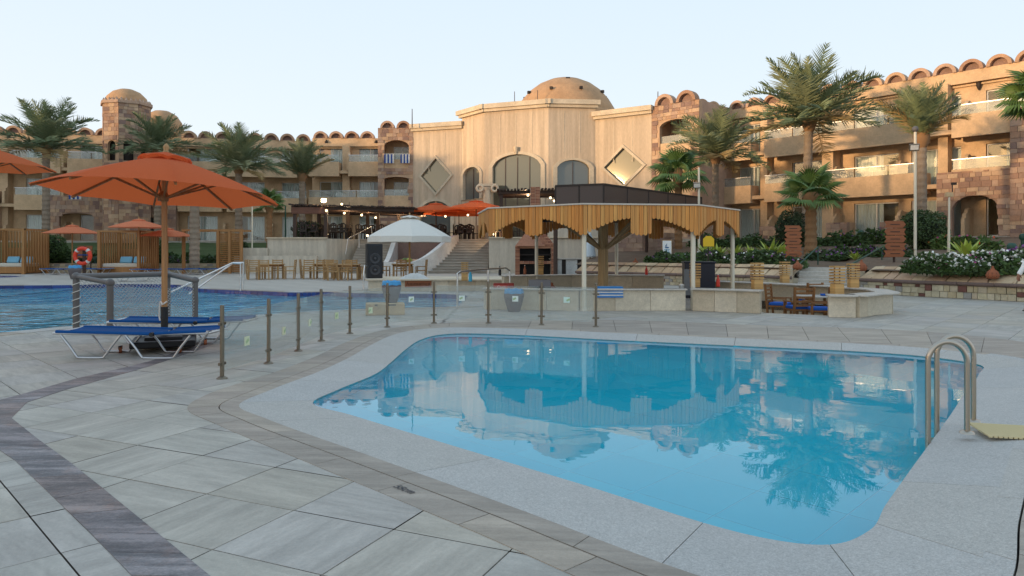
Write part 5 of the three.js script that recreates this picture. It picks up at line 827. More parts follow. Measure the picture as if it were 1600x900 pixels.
function trunkGeo(h, r0, r1, lean, fat = 0) {
  const K = Math.max(8, Math.round(h / 0.16)), S = 12, t = [], P = (k, i) => { const f = k / K, a = i / S * 6.2832 + (k % 2) * 0.26, r = (r0 + (r1 - r0) * f + fat * Math.exp(-Math.pow((f - 0.08) / 0.12, 2))) * (k % 2 ? 1.08 : 0.94); return [lean * f * f + r * Math.sin(a), h * f, r * Math.cos(a)]; };
  for (let k = 0; k < K; k++) for (let i = 0; i < S; i++) { const a = P(k, i), b = P(k, i + 1), c = P(k + 1, i + 1), d = P(k + 1, i); t.push(...a, ...b, ...c, ...a, ...c, ...d); }
  return new Geo().tris(t);
}
function palm(label, px, d, yBase, yCrown, R, o = {}) {
  const x = PX(px, d), h = yCrown - yBase, p = thing(o.fan ? 'fan_palm' : 'date_palm', label, 'palm tree', [x, yBase, -d], 0, o.fan ? 'fan palms of the garden' : 'date palms of the hotel garden');
  const lean = o.lean ?? 0, r0 = o.r ?? 0.24;
  put('trunk', trunkGeo(h, r0, r0 * 0.85, lean, o.fat ?? 0), o.fan ? MAT.boots : MAT.trunk, p);
  const crown = new THREE.Group(); crown.name = 'crown'; p.add(crown); crown.position.set(lean, h, 0);
  put('leaf_bases', new Geo().lathe([[r0 * 0.8, -0.5], [r0 * 1.35, -0.2], [r0 * 1.5, 0.05], [r0 * 0.9, 0.4], [0.001, 0.55]], 0, 0, 0, 10), MAT.boots, crown);
  const n = o.n ?? 46, G = o.fan ? fanGeo : frondGeo, mats = o.fan ? MAT.fan : MAT.frond;
  for (let i = 0; i < n; i++) {
    const f = i / n, az = i * 2.39996 + rr(-0.2, 0.2), el = (o.up ?? 1.4) - f * (o.spread ?? 1.65) + rr(-0.12, 0.12), dry = !o.fan && f > 0.93;
    const m = put('frond', G[(rnd() * G.length) | 0], dry ? MAT.frondDry : mats[(rnd() * mats.length) | 0], crown), s = R * rr(0.88, 1.08) * (f < 0.12 ? 0.8 : 1);
    m.rotation.set(-el, az, rr(-0.25, 0.25), 'YXZ'); m.scale.set(s * rr(0.9, 1.1), s, s); m.position.set(0, 0.15 - f * 0.3, 0);
  }
  return p;
}
palm('tall date palm behind the arrow signpost by the right wing', 1260, 38, 1.3, PY(192, 38), 4.1, { n: 44, lean: 0.15, r: 0.25 });
palm('date palm between the fan palm and the right wing balconies', 1118, 43, 1.9, PY(245, 43), 3.4, { n: 36, r: 0.22 });
palm('upright date palm rising from a round clipped bush', 1440, 33, 1.4, PY(215, 33), 2.7, { n: 30, r: 0.24, up: 1.5, spread: 1.0 });
palm('date palm at the far end of the left wing beyond the cabana', 72, 49, 1.2, PY(232, 49), 3.9, { n: 38, r: 0.26 });
palm('date palm in front of the left wing behind the orange parasol', 246, 53, 1.6, PY(235, 53), 3.2, { n: 34, r: 0.25 });
palm('date palm beside the clipped bush at the left wing', 373, 50, 1.2, PY(262, 50), 3.5, { n: 38, r: 0.26 });
palm('date palm rising behind the restaurant pergola', 472, 54.5, 2.0, PY(275, 54.5), 3.0, { n: 34, r: 0.25, up: 1.5, spread: 1.2 });
palm('short date palm hidden behind the large orange parasol', 304, 43, 0.4, PY(300, 43), 1.5, { n: 30, r: 0.3 });
palm('fan palm in front of the stone bay beside the dark screen', 1060, 40, 1.2, PY(276, 40), 2.0, { fan: true, n: 26, r: 0.22, spread: 2.0 });
palm('short fan palm with a thick trunk beside the arrow signpost', 1267, 33, 1.0, PY(312, 33), 1.8, { fan: true, n: 22, r: 0.27, fat: 0.06, up: 1.4, spread: 1.7 });
palm('small fan palm between the orange parasol and the pergola', 421, 47.5, 0.6, PY(322, 47.5), 1.3, { fan: true, n: 24, r: 0.2 });
palm('fan palm leaning into the court at the end of the right wing', 1625, 27, 1.6, PY(160, 27), 1.7, { fan: true, n: 26, r: 0.2 });
// ---------------------------------------------------------------- bushes, hedges, flowers
function leafBall(rx, ry, rz, n, size, flat = 0.25) {
  const t = [], v = V(), e = new THREE.Euler(), mm = new THREE.Matrix4(), tri = [[-0.5, 0, 0], [0.5, 0, 0], [0, 0, 1.2], [0, 0, -0.6]];
  for (let i = 0; i < n; i++) {
    v.set(rr(-1, 1), rr(-1, 1), rr(-1, 1)); if (v.length() > 1 || v.length() < 0.1) { i--; continue; } const l = v.length(), k = Math.pow(l, flat) / l, b = 1 + 0.13 * Math.sin(v.x / l * 5 + rx) * Math.sin(v.y / l * 6) + 0.1 * Math.sin(v.z / l * 8);
    e.set(rr(0, 6.3), rr(0, 6.3), rr(0, 6.3)); mm.makeRotationFromEuler(e); const s = size * rr(0.7, 1.3), c = [v.x * k * rx * b, v.y * k * ry * b, v.z * k * rz * b];
    const q = tri.map((w) => { const u = V(...w).multiplyScalar(s).applyMatrix4(mm); return [u.x + c[0], u.y + c[1], u.z + c[2]]; }); t.push(...q[0], ...q[1], ...q[2], ...q[1], ...q[0], ...q[3]);
  }
  return new Geo().tris(t);
}
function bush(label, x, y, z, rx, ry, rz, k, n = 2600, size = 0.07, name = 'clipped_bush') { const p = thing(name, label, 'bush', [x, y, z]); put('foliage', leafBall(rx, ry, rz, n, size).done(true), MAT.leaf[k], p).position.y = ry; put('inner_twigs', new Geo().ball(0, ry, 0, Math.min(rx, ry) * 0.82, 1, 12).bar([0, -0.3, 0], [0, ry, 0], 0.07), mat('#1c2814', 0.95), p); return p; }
const onG = (px, d) => [PX(px, d), gardenY(PX(px, d), -d) - 0.03, -d], onL = (px, d) => [PX(px, d), leftY(PX(px, d), -d) - 0.03, -d];
bush('large round clipped bush at the foot of the upright date palm', ...onG(1443, 31.5), 0.98, 0.85, 0.95, 0, 4200);
bush('dark bush behind the left arrow signpost', ...onG(1236, 38), 0.75, 0.95, 0.7, 2, 2400);
bush('round green tree bush beside the far cabana', ...onL(76, 47.5), 1.15, 0.95, 1.0, 1, 3600);
bush('green bush rising behind the far orange parasols', ...onL(232, 47), 1.1, 0.95, 1.0, 1, 3200);
bush('round clipped bush beyond the slatted wooden pergola', ...onL(370, 48), 0.85, 0.75, 0.8, 0, 2800);
{ const b = bush('flowering purple bush at the corner of the restaurant terrace', -13.9, 2.18, -48.6, 0.95, 0.62, 0.7, 2, 2200); put('blossom', leafBall(0.95, 0.6, 0.7, 300, 0.06, 0.1).done(true), mat('#7c4a6a', 0.8), b).position.y = 0.64; }
function bed(label, pts, h, n, mats, flowers, size = 0.1) {        // uncountable planting along a line of points on a slope
  const p = new THREE.Group(); p.name = numbered('flower_bed'); scene.add(p); stuff(p, label, 'planting');
  const gs = mats.map(() => []), fl = flowers.map(() => []), e = new THREE.Euler(), mm = new THREE.Matrix4();
  const leaf = (arr, c, s, lng = 1.3) => { e.set(rr(0, 6.3), rr(0, 6.3), rr(0, 6.3)); mm.makeRotationFromEuler(e); const q = [[-0.5, 0, 0], [0.5, 0, 0], [0, 0, lng], [0, 0, -0.6]].map((w) => { const u = V(...w).multiplyScalar(s).applyMatrix4(mm); return [u.x + c[0], u.y + c[1], u.z + c[2]]; }); arr.push(...q[0], ...q[1], ...q[2], ...q[1], ...q[0], ...q[3]); };
  const lump = Array.from({ length: 40 }, () => rr(0.55, 1.15));
  for (let i = 0; i < n; i++) { const s = rnd() * (pts.length - 1), k = Math.min(pts.length - 2, s | 0), f = s - k, w = rr(-1, 1), hh = h * lump[(s * 7.3 | 0) % 40], A = pts[k], B = pts[k + 1], c = [A[0] + (B[0] - A[0]) * f + w * A[3] * 0.3, A[1] + (B[1] - A[1]) * f + Math.abs(rnd()) * hh * Math.sqrt(1 - w * w * 0.8), A[2] + (B[2] - A[2]) * f + w * A[3]]; leaf(gs[(s * 3 + rnd() * 2 | 0) % mats.length], c, size * rr(0.7, 1.4)); }
  flowers.forEach(([, cnt], q) => { for (let i = 0; i < cnt; i++) { const s = rnd() * (pts.length - 1), k = Math.min(pts.length - 2, s | 0), f = s - k, w = rr(-1, 1), hh = h * lump[(s * 7.3 | 0) % 40], A = pts[k], B = pts[k + 1], c = [A[0] + (B[0] - A[0]) * f + w * A[3] * 0.3, A[1] + (B[1] - A[1]) * f + hh * Math.sqrt(1 - w * w * 0.8) * rr(0.75, 1.1), A[2] + (B[2] - A[2]) * f + w * A[3]]; leaf(fl[q], c, 0.085, 0.6); leaf(fl[q], c, 0.085, 0.6); } });
  gs.forEach((a, i) => a.length && put('foliage', new Geo().tris(a).done(true), mats[i], p)); fl.forEach((a, i) => a.length && put('petals', new Geo().tris(a).done(true), flowers[i][0], p));
  return p;
}
const PET = { white: mat('#eeeeea', 0.8), purple: mat('#8d5a9a', 0.8), pink: mat('#b04a8a', 0.8), orange: mat('#e8632a', 0.8) }, gp = (px, d, w = 0.6) => [...onG(px, d), w], lp = (px, d, w = 0.6) => [...onL(px, d), w];
bed('white flowers over dark leaves along the stone garden wall', [gp(1430, 22.6), gp(1475, 21.9), gp(1540, 21.3), gp(1600, 20.9), gp(1680, 20.5)], 0.6, 6500, [MAT.leaf[0], MAT.leaf[1]], [[PET.white, 800], [PET.pink, 50]]);
bed('purple flowers at the upper edge of the white flower bed', [gp(1565, 22.8), gp(1620, 22.3), gp(1690, 22)], 0.5, 1800, [MAT.leaf[1], MAT.leaf[3]], [[PET.purple, 240]]);
bed('low dark flowering plants beside the garden steps', [gp(1270, 30), gp(1320, 30), gp(1370, 29), gp(1410, 28)], 0.5, 3000, [MAT.leaf[0], MAT.leaf[2], MAT.leaf[1]], [[PET.purple, 160], [PET.white, 20]]);
bed('mixed green and purple planting behind the bar', [gp(1015, 31.8), gp(1060, 31), gp(1120, 30), gp(1180, 28.9), gp(1245, 27.8)], 0.55, 6500, [MAT.leaf[0], MAT.leaf[1], MAT.leaf[2]], [[PET.white, 90], [PET.purple, 90]]);
bed('dark leafy hedge at the foot of the right wing', [gp(1080, 41), gp(1140, 40), gp(1200, 39), gp(1290, 37.5), gp(1340, 36.5), gp(1400, 35)], 0.75, 5200, [MAT.leaf[1], MAT.leaf[0]], [[PET.purple, 40]]);
bed('leafy plants with orange blossom below the stone arch', [gp(1470, 30), gp(1510, 29), gp(1545, 28.6)], 0.6, 2200, [MAT.leaf[3], MAT.leaf[1]], [[PET.orange, 14], [PET.pink, 30]]);
bed('long green hedge below the left wing', [lp(30, 47.5), lp(130, 48.5), lp(225, 48), lp(300, 48), lp(392, 47.6)], 0.7, 5200, [MAT.leaf[0], MAT.leaf[1]], [], 0.13);
bed('low dark planting along the edge of the far deck', [lp(185, 46.6, 0.4), lp(250, 46.8, 0.4), lp(330, 47, 0.4), lp(400, 46.8, 0.4)], 0.6, 3600, [MAT.leaf[2], MAT.leaf[0]], [[PET.purple, 40]], 0.12);
function limePlant(label, px, d, s) { const p = thing('lime_plant', label, 'plant', onG(px, d), 0, 'lime green leafy plants behind the bar'); const g = []; for (let i = 0; i < 26; i++) { const a = i * 2.4, el = 0.35 + rnd() * 0.9, L = s * rr(0.6, 1), dx = Math.sin(a) * Math.cos(el), dz = Math.cos(a) * Math.cos(el), dy = Math.sin(el), w = 0.08 * s, y0 = 0.1 * s; const m = [dx * L * 0.55, y0 + dy * L * 0.6, dz * L * 0.55], t = [dx * L, y0 + dy * L * 0.95, dz * L], sx = Math.cos(a) * w, sz = -Math.sin(a) * w; g.push(0, y0, 0, m[0] - sx, m[1], m[2] - sz, m[0] + sx, m[1], m[2] + sz, m[0] - sx, m[1], m[2] - sz, t[0], t[1], t[2], m[0] + sx, m[1], m[2] + sz); } put('leaves', new Geo().tris(g).done(true), MAT.lime, p); put('stem', new Geo().bar([0, -0.1, 0], [0, 0.25 * s, 0], 0.03 * s), MAT.leaf[1], p); return p; }
[[1104, 31.6, 0.9], [1122, 31.4, 0.85], [1150, 30.8, 0.8], [1176, 30.2, 0.85], [1204, 29.7, 1.0], [1222, 29.4, 0.9]].forEach(([x, d, s]) => limePlant('lime green leafy plant in the bed behind the bar', x, d, s));
limePlant('large lime green plant behind the white flowers', 1511, 23.5, 1.0); limePlant('small lime green plant at the top of the garden steps', 1336, 29, 0.55);

// ---------------------------------------------------------------- garden wall, steps, signposts
function gardenWall(label, pts, single, h = 0.46) {
  const p = thing('garden_wall', label, 'wall'); let left = single;
  for (let i = 0; i < pts.length - 1; i++) {
    const a = pts[i], b = pts[i + 1], L = Math.hypot(b[0] - a[0], b[1] - a[1]), f = new THREE.Group(); f.name = 'wall_section'; p.add(f); f.position.set(a[0], 0, a[1]); f.rotation.y = Math.atan2(-(b[1] - a[1]), b[0] - a[0]);
    put('mortar', new Geo().box(L / 2, h / 2 - 0.03, -0.16, L + 0.06, h, 0.3), mat('#a59a85', 0.95), f);
    const n0 = Math.min(left, 120); left -= n0; stoneFace(f, 0, L, 0.0, h - 0.06, 0, null, n0, 'wall_stone', [0.1, 0.2], [0.12, 0.3], MAT.mosaic);
    let x = 0; while (x < L) {                            // crazy paving laid on the sloping bank, two rows deep
      const w = Math.min(L - x, rr(0.35, 0.7)), m = rr(0.3, 0.45), sk = rr(-0.12, 0.12), g = 0.012, up = (z) => h + 0.02 + (0.08 - z) * 0.5, st = (P) => { const c = P.reduce((q, r) => [q[0] + r[0] / P.length, q[1] + r[1] / P.length], [0, 0]), Q = P.map(([u, v]) => [u + (c[0] - u) * 0.03, v + (c[1] - v) * 0.03]), t = []; for (let k = 1; k < Q.length - 1; k++) for (const q of [Q[0], Q[k], Q[k + 1]]) t.push(q[0], up(q[1]) + 0.03, q[1]); for (let k = 0; k < Q.length; k++) { const A = Q[k], B = Q[(k + 1) % Q.length]; t.push(A[0], up(A[1]) + 0.03, A[1], B[0], up(B[1]) + 0.03, B[1], B[0], up(B[1]) - 0.02, B[1], A[0], up(A[1]) + 0.03, A[1], B[0], up(B[1]) - 0.02, B[1], A[0], up(A[1]) - 0.02, A[1]); } put('flagstone', new Geo().tris(t), MAT.flags[(rnd() * 4) | 0], f); };
      st([[x + g, 0.08], [x + w - g, 0.08], [x + w - g + sk, -m + 0.05], [x + w * 0.5, -m - 0.04], [x + g, -m + 0.02]]); st([[x + g, -m], [x + w * 0.5, -m - 0.07], [x + w - g + sk, -m + 0.02], [x + w - g, -0.72], [x + g + sk * 0.5, -0.7]]); x += w;
    }
    put('bank', new Geo().tris([-0.02, h + 0.015, 0.08, L + 0.02, h + 0.015, 0.08, L + 0.02, h + 0.42, -0.74, -0.02, h + 0.015, 0.08, L + 0.02, h + 0.42, -0.74, -0.02, h + 0.42, -0.74]), mat('#97846c', 0.95), f);
    x = -0.02; while (x < L) { const w = Math.min(L - x + 0.03, rr(0.7, 1.3)); const g = new Geo().bar([x, h - 0.01, 0.06], [x + w - 0.015, h - 0.015 + rr(-0.01, 0.01), 0.06], 0.055, 0.062, 9); put('edge_stone', g, MAT.edge, f); x += w; }
  }
  return p;
}
MAT.pinkBlocks = ['#c2a692', '#b89a88', '#cbb09a', '#b5988a'].map((c) => mat(c, 0.85, { map: grainT, bumpMap: grainB, bumpScale: 0.006 }));
MAT.edge = mat('#7d6a62', 0.9, { map: grainT, bumpMap: grainB, bumpScale: 0.01 });
gardenWall('low mosaic stone garden wall with flagstone top below the white flowers', [[11.85, -24.35], [12.9, -22.35], [14.3, -20.3], [17, -17.4], [22, -13.5]], 290);
gardenWall('low stone garden wall running behind the bar', [[3.0, -33.2], [6, -30.3], [9.2, -27.6], [10.25, -26.2]], 0);
{
  const p = thing('garden_steps', 'pale stone garden steps with rough stone sides beside the signposts', 'stairs'), n = [0.42, -0.907], c = [11.15, -25.45], ry = Math.atan2(n[0], -n[1]) ;
  for (let i = 0; i < 6; i++) put('step', new Geo().rbox(c[0] + n[0] * 0.38 * (i + 0.5), 0.065 * (i + 1), c[1] + n[1] * 0.38 * (i + 0.5), 1.95, 0.13 * (i + 1), 0.385, 0.012, -ry), MAT.counter, p); put('landing', new Geo().slab(ccw([[11.2, -28.2], [12.9, -27.4], [14, -29.5], [12.4, -30.3]]), 0.4, 0.79), MAT.counter, p); for (const [a, b] of [[[10.1, -26.2], [11.1, -28.5]], [[11.95, -24.6], [12.95, -27.6]]]) put('side_wall', new Geo().beam([a[0], 0.39, a[1]], [b[0], 0.39, b[1]], 0.3, 0.78), MAT.mosaic[3], p);
  struct(put('garden_path', new Geo().slab(ccw([[13.0, -25.2], [14.6, -27.6], [20, -31], [33, -26], [33, -22], [20, -25.5], [14.5, -23.5]]), 0.62, 0.9), MAT.deck), 'paved path climbing through the garden');
  const rg = (label, ax, ad, bx, bd) => { const q = thing('garden_rail', label, 'handrail'); const A = [PX(ax, ad), PY(ad > 25.5 ? 425 : 416, ad), -ad], B = [PX(bx, bd), PY(386, bd), -bd]; put('tube', new Geo().bar(A, B, 0.03), MAT.green, q); put('post', new Geo().bar([B[0], 0.7, B[2]], B, 0.025), MAT.green, q); put('post', new Geo().bar([A[0], 0.1, A[2]], A, 0.025), MAT.green, q); };
  rg('green handrail beside the fan palm at the garden steps', 1236, 26.4, 1278, 28.5); rg('green handrail on the open side of the garden steps', 1325, 24.8, 1378, 27.2);
}
function signpost(label, px, d, yTop, yBot, yFoot, w) {
  const p = thing('arrow_signpost', label, 'signpost', [PX(px, d), 0, -d]), t = PY(yTop, d), b = PY(yBot, d), f = PY(yFoot, d), n = 5, h = (t - b) / n;
  put('post', new Geo().bar([0, f - 0.3, -0.05], [0, t - 0.05, -0.05], 0.045, 0.04, 10), MAT.darkWood, p);
  for (let i = 0; i < n; i++) { const y = t - h * (i + 0.5), s = new THREE.Shape(), k = i % 2 ? -1 : 1, H = h * 0.47, W = w / 2; s.moveTo(-W * k, -H); s.lineTo((W - 0.1) * k, -H); s.lineTo(W * k, 0); s.lineTo((W - 0.1) * k, H); s.lineTo(-W * k, H); s.lineTo((-W + 0.07) * k, 0); const o = put('arrow_board', new Geo().plate(s, 0, 0.03, M4(rr(-0.02, 0.02), y, 0, 0, 0, rr(-0.02, 0.02))), MAT.signWood, p); put('carved_line', new Geo().box(0, y, 0.032, w * 0.45, 0.03, 0.006), MAT.darkWood, o); }
}
MAT.signWood = mat('#b06a42', 0.7, { map: woodH });
signpost('brown arrow signpost standing beside the short fan palm', 1239, 27.8, 352, 402, 440, 0.68); signpost('brown arrow signpost standing before the round clipped bush', 1398, 26.2, 345, 402, 428, 0.78);
function lightPole(label, px, d, yTop, yLamp, yFoot, ball) {
  const p = thing('light_pole', label, 'light pole', [PX(px, d), 0, -d]), t = PY(yTop, d), f = Math.min(PY(yFoot, d), 1.2), l = PY(yLamp, d);
  put('pole', new Geo().bar([0, f - 0.4, 0], [0, t, 0], 0.055, 0.05, 12), MAT.postPaint, p);
  const h = put('flood_lamp', new Geo().rbox(-0.12, l, 0.14, 0.36, 0.26, 0.1, 0.02, -0.3, 0.35), MAT.bronze, p); put('lamp_glass', new Geo().box(-0.135, l - 0.015, 0.2, 0.28, 0.18, 0.01, -0.3, 0.35), MAT.white, h);
  if (ball) put('finial', new Geo().ball(0, t + 0.1, 0, 0.12), MAT.pipe, p);
}
lightPole('cream flood light pole before the upright date palm', 1430, 27.5, 206, 231, 428, true); lightPole('cream flood light pole behind the bar canopy', 1092, 33, 262, 290, 408, false);
{
  const d = 27, p = thing('camera_pole', 'thin cream pole with a camera and a slanted stay', 'pole', [PX(1483, d), 0, -d]); put('pole', new Geo().bar([0, 0.4, 0], [0, PY(308, d), 0], 0.04, 0.035), MAT.postPaint, p); put('stay', new Geo().bar([0.05, PY(338, d), -0.1], [0.36, 0.9, -0.7], 0.03), MAT.postPaint, p); put('junction_box', new Geo().box(0, PY(304, d), 0, 0.24, 0.16, 0.12), MAT.cream, p); put('camera', new Geo().bar([0.12, PY(300, d), 0], [0.12, PY(288, d), 0], 0.02).box(0.18, PY(287, d), 0, 0.16, 0.09, 0.1), MAT.dark, p);
  const e = 46, q = thing('flag_pole', 'thin pale pole beside the small fan palm', 'pole', [PX(394, e), 0, -e]); put('pole', new Geo().bar([0, 0, 0], [0, PY(322, e), 0], 0.05, 0.04), MAT.postPaint, q); put('knob', new Geo().ball(0, PY(321, e), 0, 0.07), MAT.postPaint, q);
  const g = thing('lamp_standard', 'dark green lamp standard beside the pergola', 'pole', [PX(446, 52), 2.1, -52]); put('pole', new Geo().bar([0, 0, 0], [0, 2.6, 0], 0.07, 0.05), MAT.green, g); put('collar', new Geo().lathe([[0.12, 0], [0.12, 0.1], [0.07, 0.25]], 0, 0, 0, 12), MAT.green, g);
  const s = thing('info_sign', 'white information board with a blue boat on a wooden stake', 'sign', [PX(1042, 32.5), 0, -32.5]); put('stake', new Geo().box(0.1, 0.9, -0.04, 0.07, 1.3, 0.05), MAT.teakDark, s); put('frame', new Geo().rbox(0, 1.55, 0, 0.46, 0.74, 0.04, 0.01), MAT.teak, s);
  { const c = document.createElement('canvas'); c.width = 128; c.height = 208; const k = c.getContext('2d'); k.fillStyle = '#f2f4f0'; k.fillRect(0, 0, 128, 208); k.fillStyle = '#2a5f8a'; k.beginPath(); k.moveTo(30, 90); k.lineTo(96, 90); k.lineTo(84, 108); k.lineTo(42, 108); k.fill(); k.fillRect(60, 40, 6, 50); k.beginPath(); k.moveTo(56, 44); k.lineTo(56, 84); k.lineTo(34, 84); k.fill(); k.fillStyle = '#4aa4c4'; for (let i = 0; i < 4; i++) k.fillRect(26 + (i % 2) * 8, 120 + i * 18, 76 - (i % 2) * 16, 9); const t = new THREE.CanvasTexture(c); t.colorSpace = THREE.SRGBColorSpace; const o = put('printed_sheet', new THREE.PlaneGeometry(0.4, 0.66), mat('#ffffff', 0.6, { map: t }), s); o.position.set(0, 1.55, 0.0225); }
  const y = thing('yellow_sign', 'yellow gabled sign board hanging on a dark stake behind the bar', 'sign', [PX(1107, 29), 0, -29]); const sh = new THREE.Shape(); sh.moveTo(-0.22, 0); sh.lineTo(0.22, 0); sh.lineTo(0.22, 0.3); sh.lineTo(0.1, 0.42); sh.lineTo(-0.1, 0.42); sh.lineTo(-0.22, 0.3); put('board', new Geo().plate(sh, 0, 0.03, M4(0, PY(385, 29), 0)), mat('#d9b21c', 0.6), y); put('stake', new Geo().bar([0, 0.4, -0.05], [0, PY(372, 29), -0.05], 0.03), MAT.dark, y);
}
function pot(label, px, d, y, s = 1) { const p = thing('clay_lantern', label, 'clay lantern', [PX(px, d), y, -d], 0, 'pierced clay lanterns on the garden wall'); put('body', new Geo().lathe([[0.001, 0], [0.14, 0], [0.2, 0.06], [0.22, 0.14], [0.17, 0.25], [0.07, 0.34], [0.035, 0.4], [0.045, 0.44], [0.001, 0.46]].map(([a, b]) => [a * s, b * s]), 0, 0, 0, 20), MAT.terra, p); for (let i = 0; i < 30; i++) { const a = i * 0.63, yy = 0.09 + (i / 10 | 0) * 0.06; put('pierced_hole', new Geo().ball(Math.sin(a) * 0.205 * s, yy * s, Math.cos(a) * 0.205 * s, 0.013 * s, 1, 6), MAT.dark, p); } }
pot('pierced clay lantern on the wall by the left signpost', 1246, 26.6, 0.72, 0.8); pot('pierced clay lantern at the open side of the garden steps', 1346, 24.1, 0.75, 0.85); pot('pierced clay lantern among the white flowers', 1551, 20.75, 0.62, 0.82); pot('pierced clay lantern on the wall behind the bar', 993, 32.5, 0.72, 0.8);
function bollard(label, x, y, z) { const p = thing('bollard_lamp', label, 'bollard', [x, y, z]); put('post', new Geo().bar([0, -0.1, 0], [0, 0.55, 0], 0.09, 0.09, 14), MAT.green, p); put('head', new Geo().lathe([[0.09, 0], [0.15, 0.06], [0.15, 0.2], [0.1, 0.27], [0.001, 0.28]], 0, 0.5, 0, 16), MAT.green, p); }
bollard('dark green bollard lamp on the garden path', PX(1581, 24.5), 0.92, -24.5); bollard('dark green bollard lamp high on the path by the stone pier', PX(1599, 29), 1.35, -29); bollard('dark bollard lamp in the hedge by the right wing', ...onG(1345, 37)); bollard('dark green bollard lamp beside the far cabana', ...onL(66, 46)); bollard('dark green bollard lamp beside the life ring', ...onL(149, 46.6)); 
// ---------------------------------------------------------------- stage, loudspeaker, white parasol, wooden tables
{
  const p = thing('stage', 'low stone stage with a pale rim between the pool and the bar', 'stage'); for (let i = 0; i < 6; i++) put('front_panel', new Geo().rbox(-5.1 + 0.95 * (i + 0.5), 0.19, -25.45, 0.944, 0.38, 0.12, 0.005), MAT.marble[i % 4], p);
  put('platform', new Geo().box(-2.2, 0.18, -26.85, 5.8, 0.36, 2.6), MAT.wall, p); put('rim', new Geo().rbox(-2.2, 0.4, -26.7, 5.95, 0.05, 2.85, 0.01), MAT.trim, p);
  const s = thing('stage_sign', 'brown sign reading Animation on the stage front', 'sign', [PX(653, 25.3), 0.255, -25.375]); put('board', new Geo().rbox(0, 0, 0, 0.94, 0.24, 0.02, 0.005), MAT.signWood, s);
  { const c = document.createElement('canvas'); c.width = 512; c.height = 128; const k = c.getContext('2d'); k.fillStyle = '#3a1d10'; k.font = 'bold 92px serif'; k.textAlign = 'center'; k.fillText('Animation', 256, 96); const t = new THREE.CanvasTexture(c); t.colorSpace = THREE.SRGBColorSpace; const o = put('lettering', new THREE.PlaneGeometry(0.9, 0.22), mat('#ffffff', 0.8, { map: t, alphaTest: 0.5 }), s); o.position.z = 0.0125; }
  const q = thing('loudspeaker', 'tall black loudspeaker with two round cones on the stage', 'loudspeaker', [PX(586, 26.2), 0.425, -26.2], 0.35); put('cabinet', new Geo().rbox(0, 0.63, -0.25, 0.56, 1.26, 0.5, 0.02), MAT.black, q); put('grille', new Geo().rbox(0, 0.63, 0.005, 0.5, 1.18, 0.02, 0.01), mat('#2c2b2d', 0.8), q); for (const y of [0.3, 0.72]) { const c = put('cone', new Geo().lathe([[0.2, 0], [0.19, 0.02], [0.16, 0.015], [0.07, -0.02], [0.001, -0.01]], 0, 0, 0, 28, M4(0, y, 0.02, 0, Math.PI / 2)), mat('#3b3a3c', 0.6), q); put('dust_cap', new Geo().ball(0, y, 0.015, 0.05), mat('#4a494b', 0.5), c); } put('horn', new Geo().box(0, 1.08, 0.02, 0.3, 0.14, 0.01), mat('#1b1b1c', 0.5), q);
  const cv = thing('covered_equipment', 'crumpled silver sheet covering equipment on the stage edge', 'cover', [PX(648, 25.9), 0.425, -25.9]), t = [], f = (i, j) => { const u = i / 12 - 0.5, v = j / 8 - 0.5, e = Math.max(0, 1 - 4 * u * u) * Math.max(0, 1 - 4 * v * v); return [u * 1.05, e * 0.2 + 0.02 * Math.sin(i * 2.3 + j) * e, v * 0.7]; }; for (let i = 0; i < 12; i++) for (let j = 0; j < 8; j++) t.push(...f(i, j), ...f(i, j + 1), ...f(i + 1, j + 1), ...f(i, j), ...f(i + 1, j + 1), ...f(i + 1, j)); put('sheet', new Geo().tris(t), mat('#b9b9b4', 0.45), cv); put('box', new Geo().box(-0.1, 0.05, 0.05, 0.4, 0.1, 0.3), MAT.black, cv);
}
{
  const d = 35.5; parasol('white_parasol', 'white eight sided parasol with a short valance over the wooden tables', [PX(640, d), 0, -d], { R: 2.05, tip: PY(370, d), top: PY(338, d), n: 8, rot: 0.2, mat: MAT.whiteCloth, drop: 0.28, r: 0.05, ribs: true });
  const cg2 = 'teak chairs at the poolside tables'; let c0, t0;
  const tlab = ['square teak table beside the lower terrace wall', 'square teak table at the foot of the narrow staircase', 'long teak table behind the loudspeaker stage', 'square teak table under the white parasol'];
  [[424, 36.2], [507, 37], [545, 35.4], [629, 36.6]].forEach(([px, d], i) => {
    const x = PX(px, d); let t;
    if (!t0) { t = t0 = thing('teak_table', tlab[0], 'table', [x, 0, -d]); put('table_top', new Geo().rbox(0, 0.74, 0, 1.1, 0.045, 1.0, 0.01), MAT.teak, t); put('apron', new Geo().box(0, 0.68, 0, 0.98, 0.08, 0.88), MAT.teakDark, t); for (const [a, b] of [[-1, -1], [1, -1], [-1, 1], [1, 1]]) put('leg', new Geo().box(a * 0.46, 0.36, b * 0.4, 0.08, 0.72, 0.08), MAT.teak, t); } else t = again(t0, 'teak_table', [x, 0, -d], 0.05 * i, tlab[i]);
    [[0, 0.85, Math.PI, 'with its back to the pool'], [0.95, 0.1, -Math.PI / 2, 'on the bar side'], [-0.95, 0, Math.PI / 2, 'on the far pool side'], [0.1, -0.85, 0, 'facing the pool'], [-0.55, 0.95, Math.PI - 0.4, 'pulled out from the corner']].forEach(([a, b, r, w], k) => { if (k === 4 && i === 3) return; const lab = `pale teak armchair ${w} of the ${tlab[i].replace(' table', '').split(' ').slice(1).join(' ')} table`.split(' ').slice(0, 16).join(' '); const c = c0 ? again(c0, 'teak_chair', [x + a, 0, -d + b], r + rr(-0.2, 0.2), lab) : (c0 = teakChair('teak_chair', lab, x + a, -d + b, r, false, cg2)); c.userData.group = cg2; });
  });
}
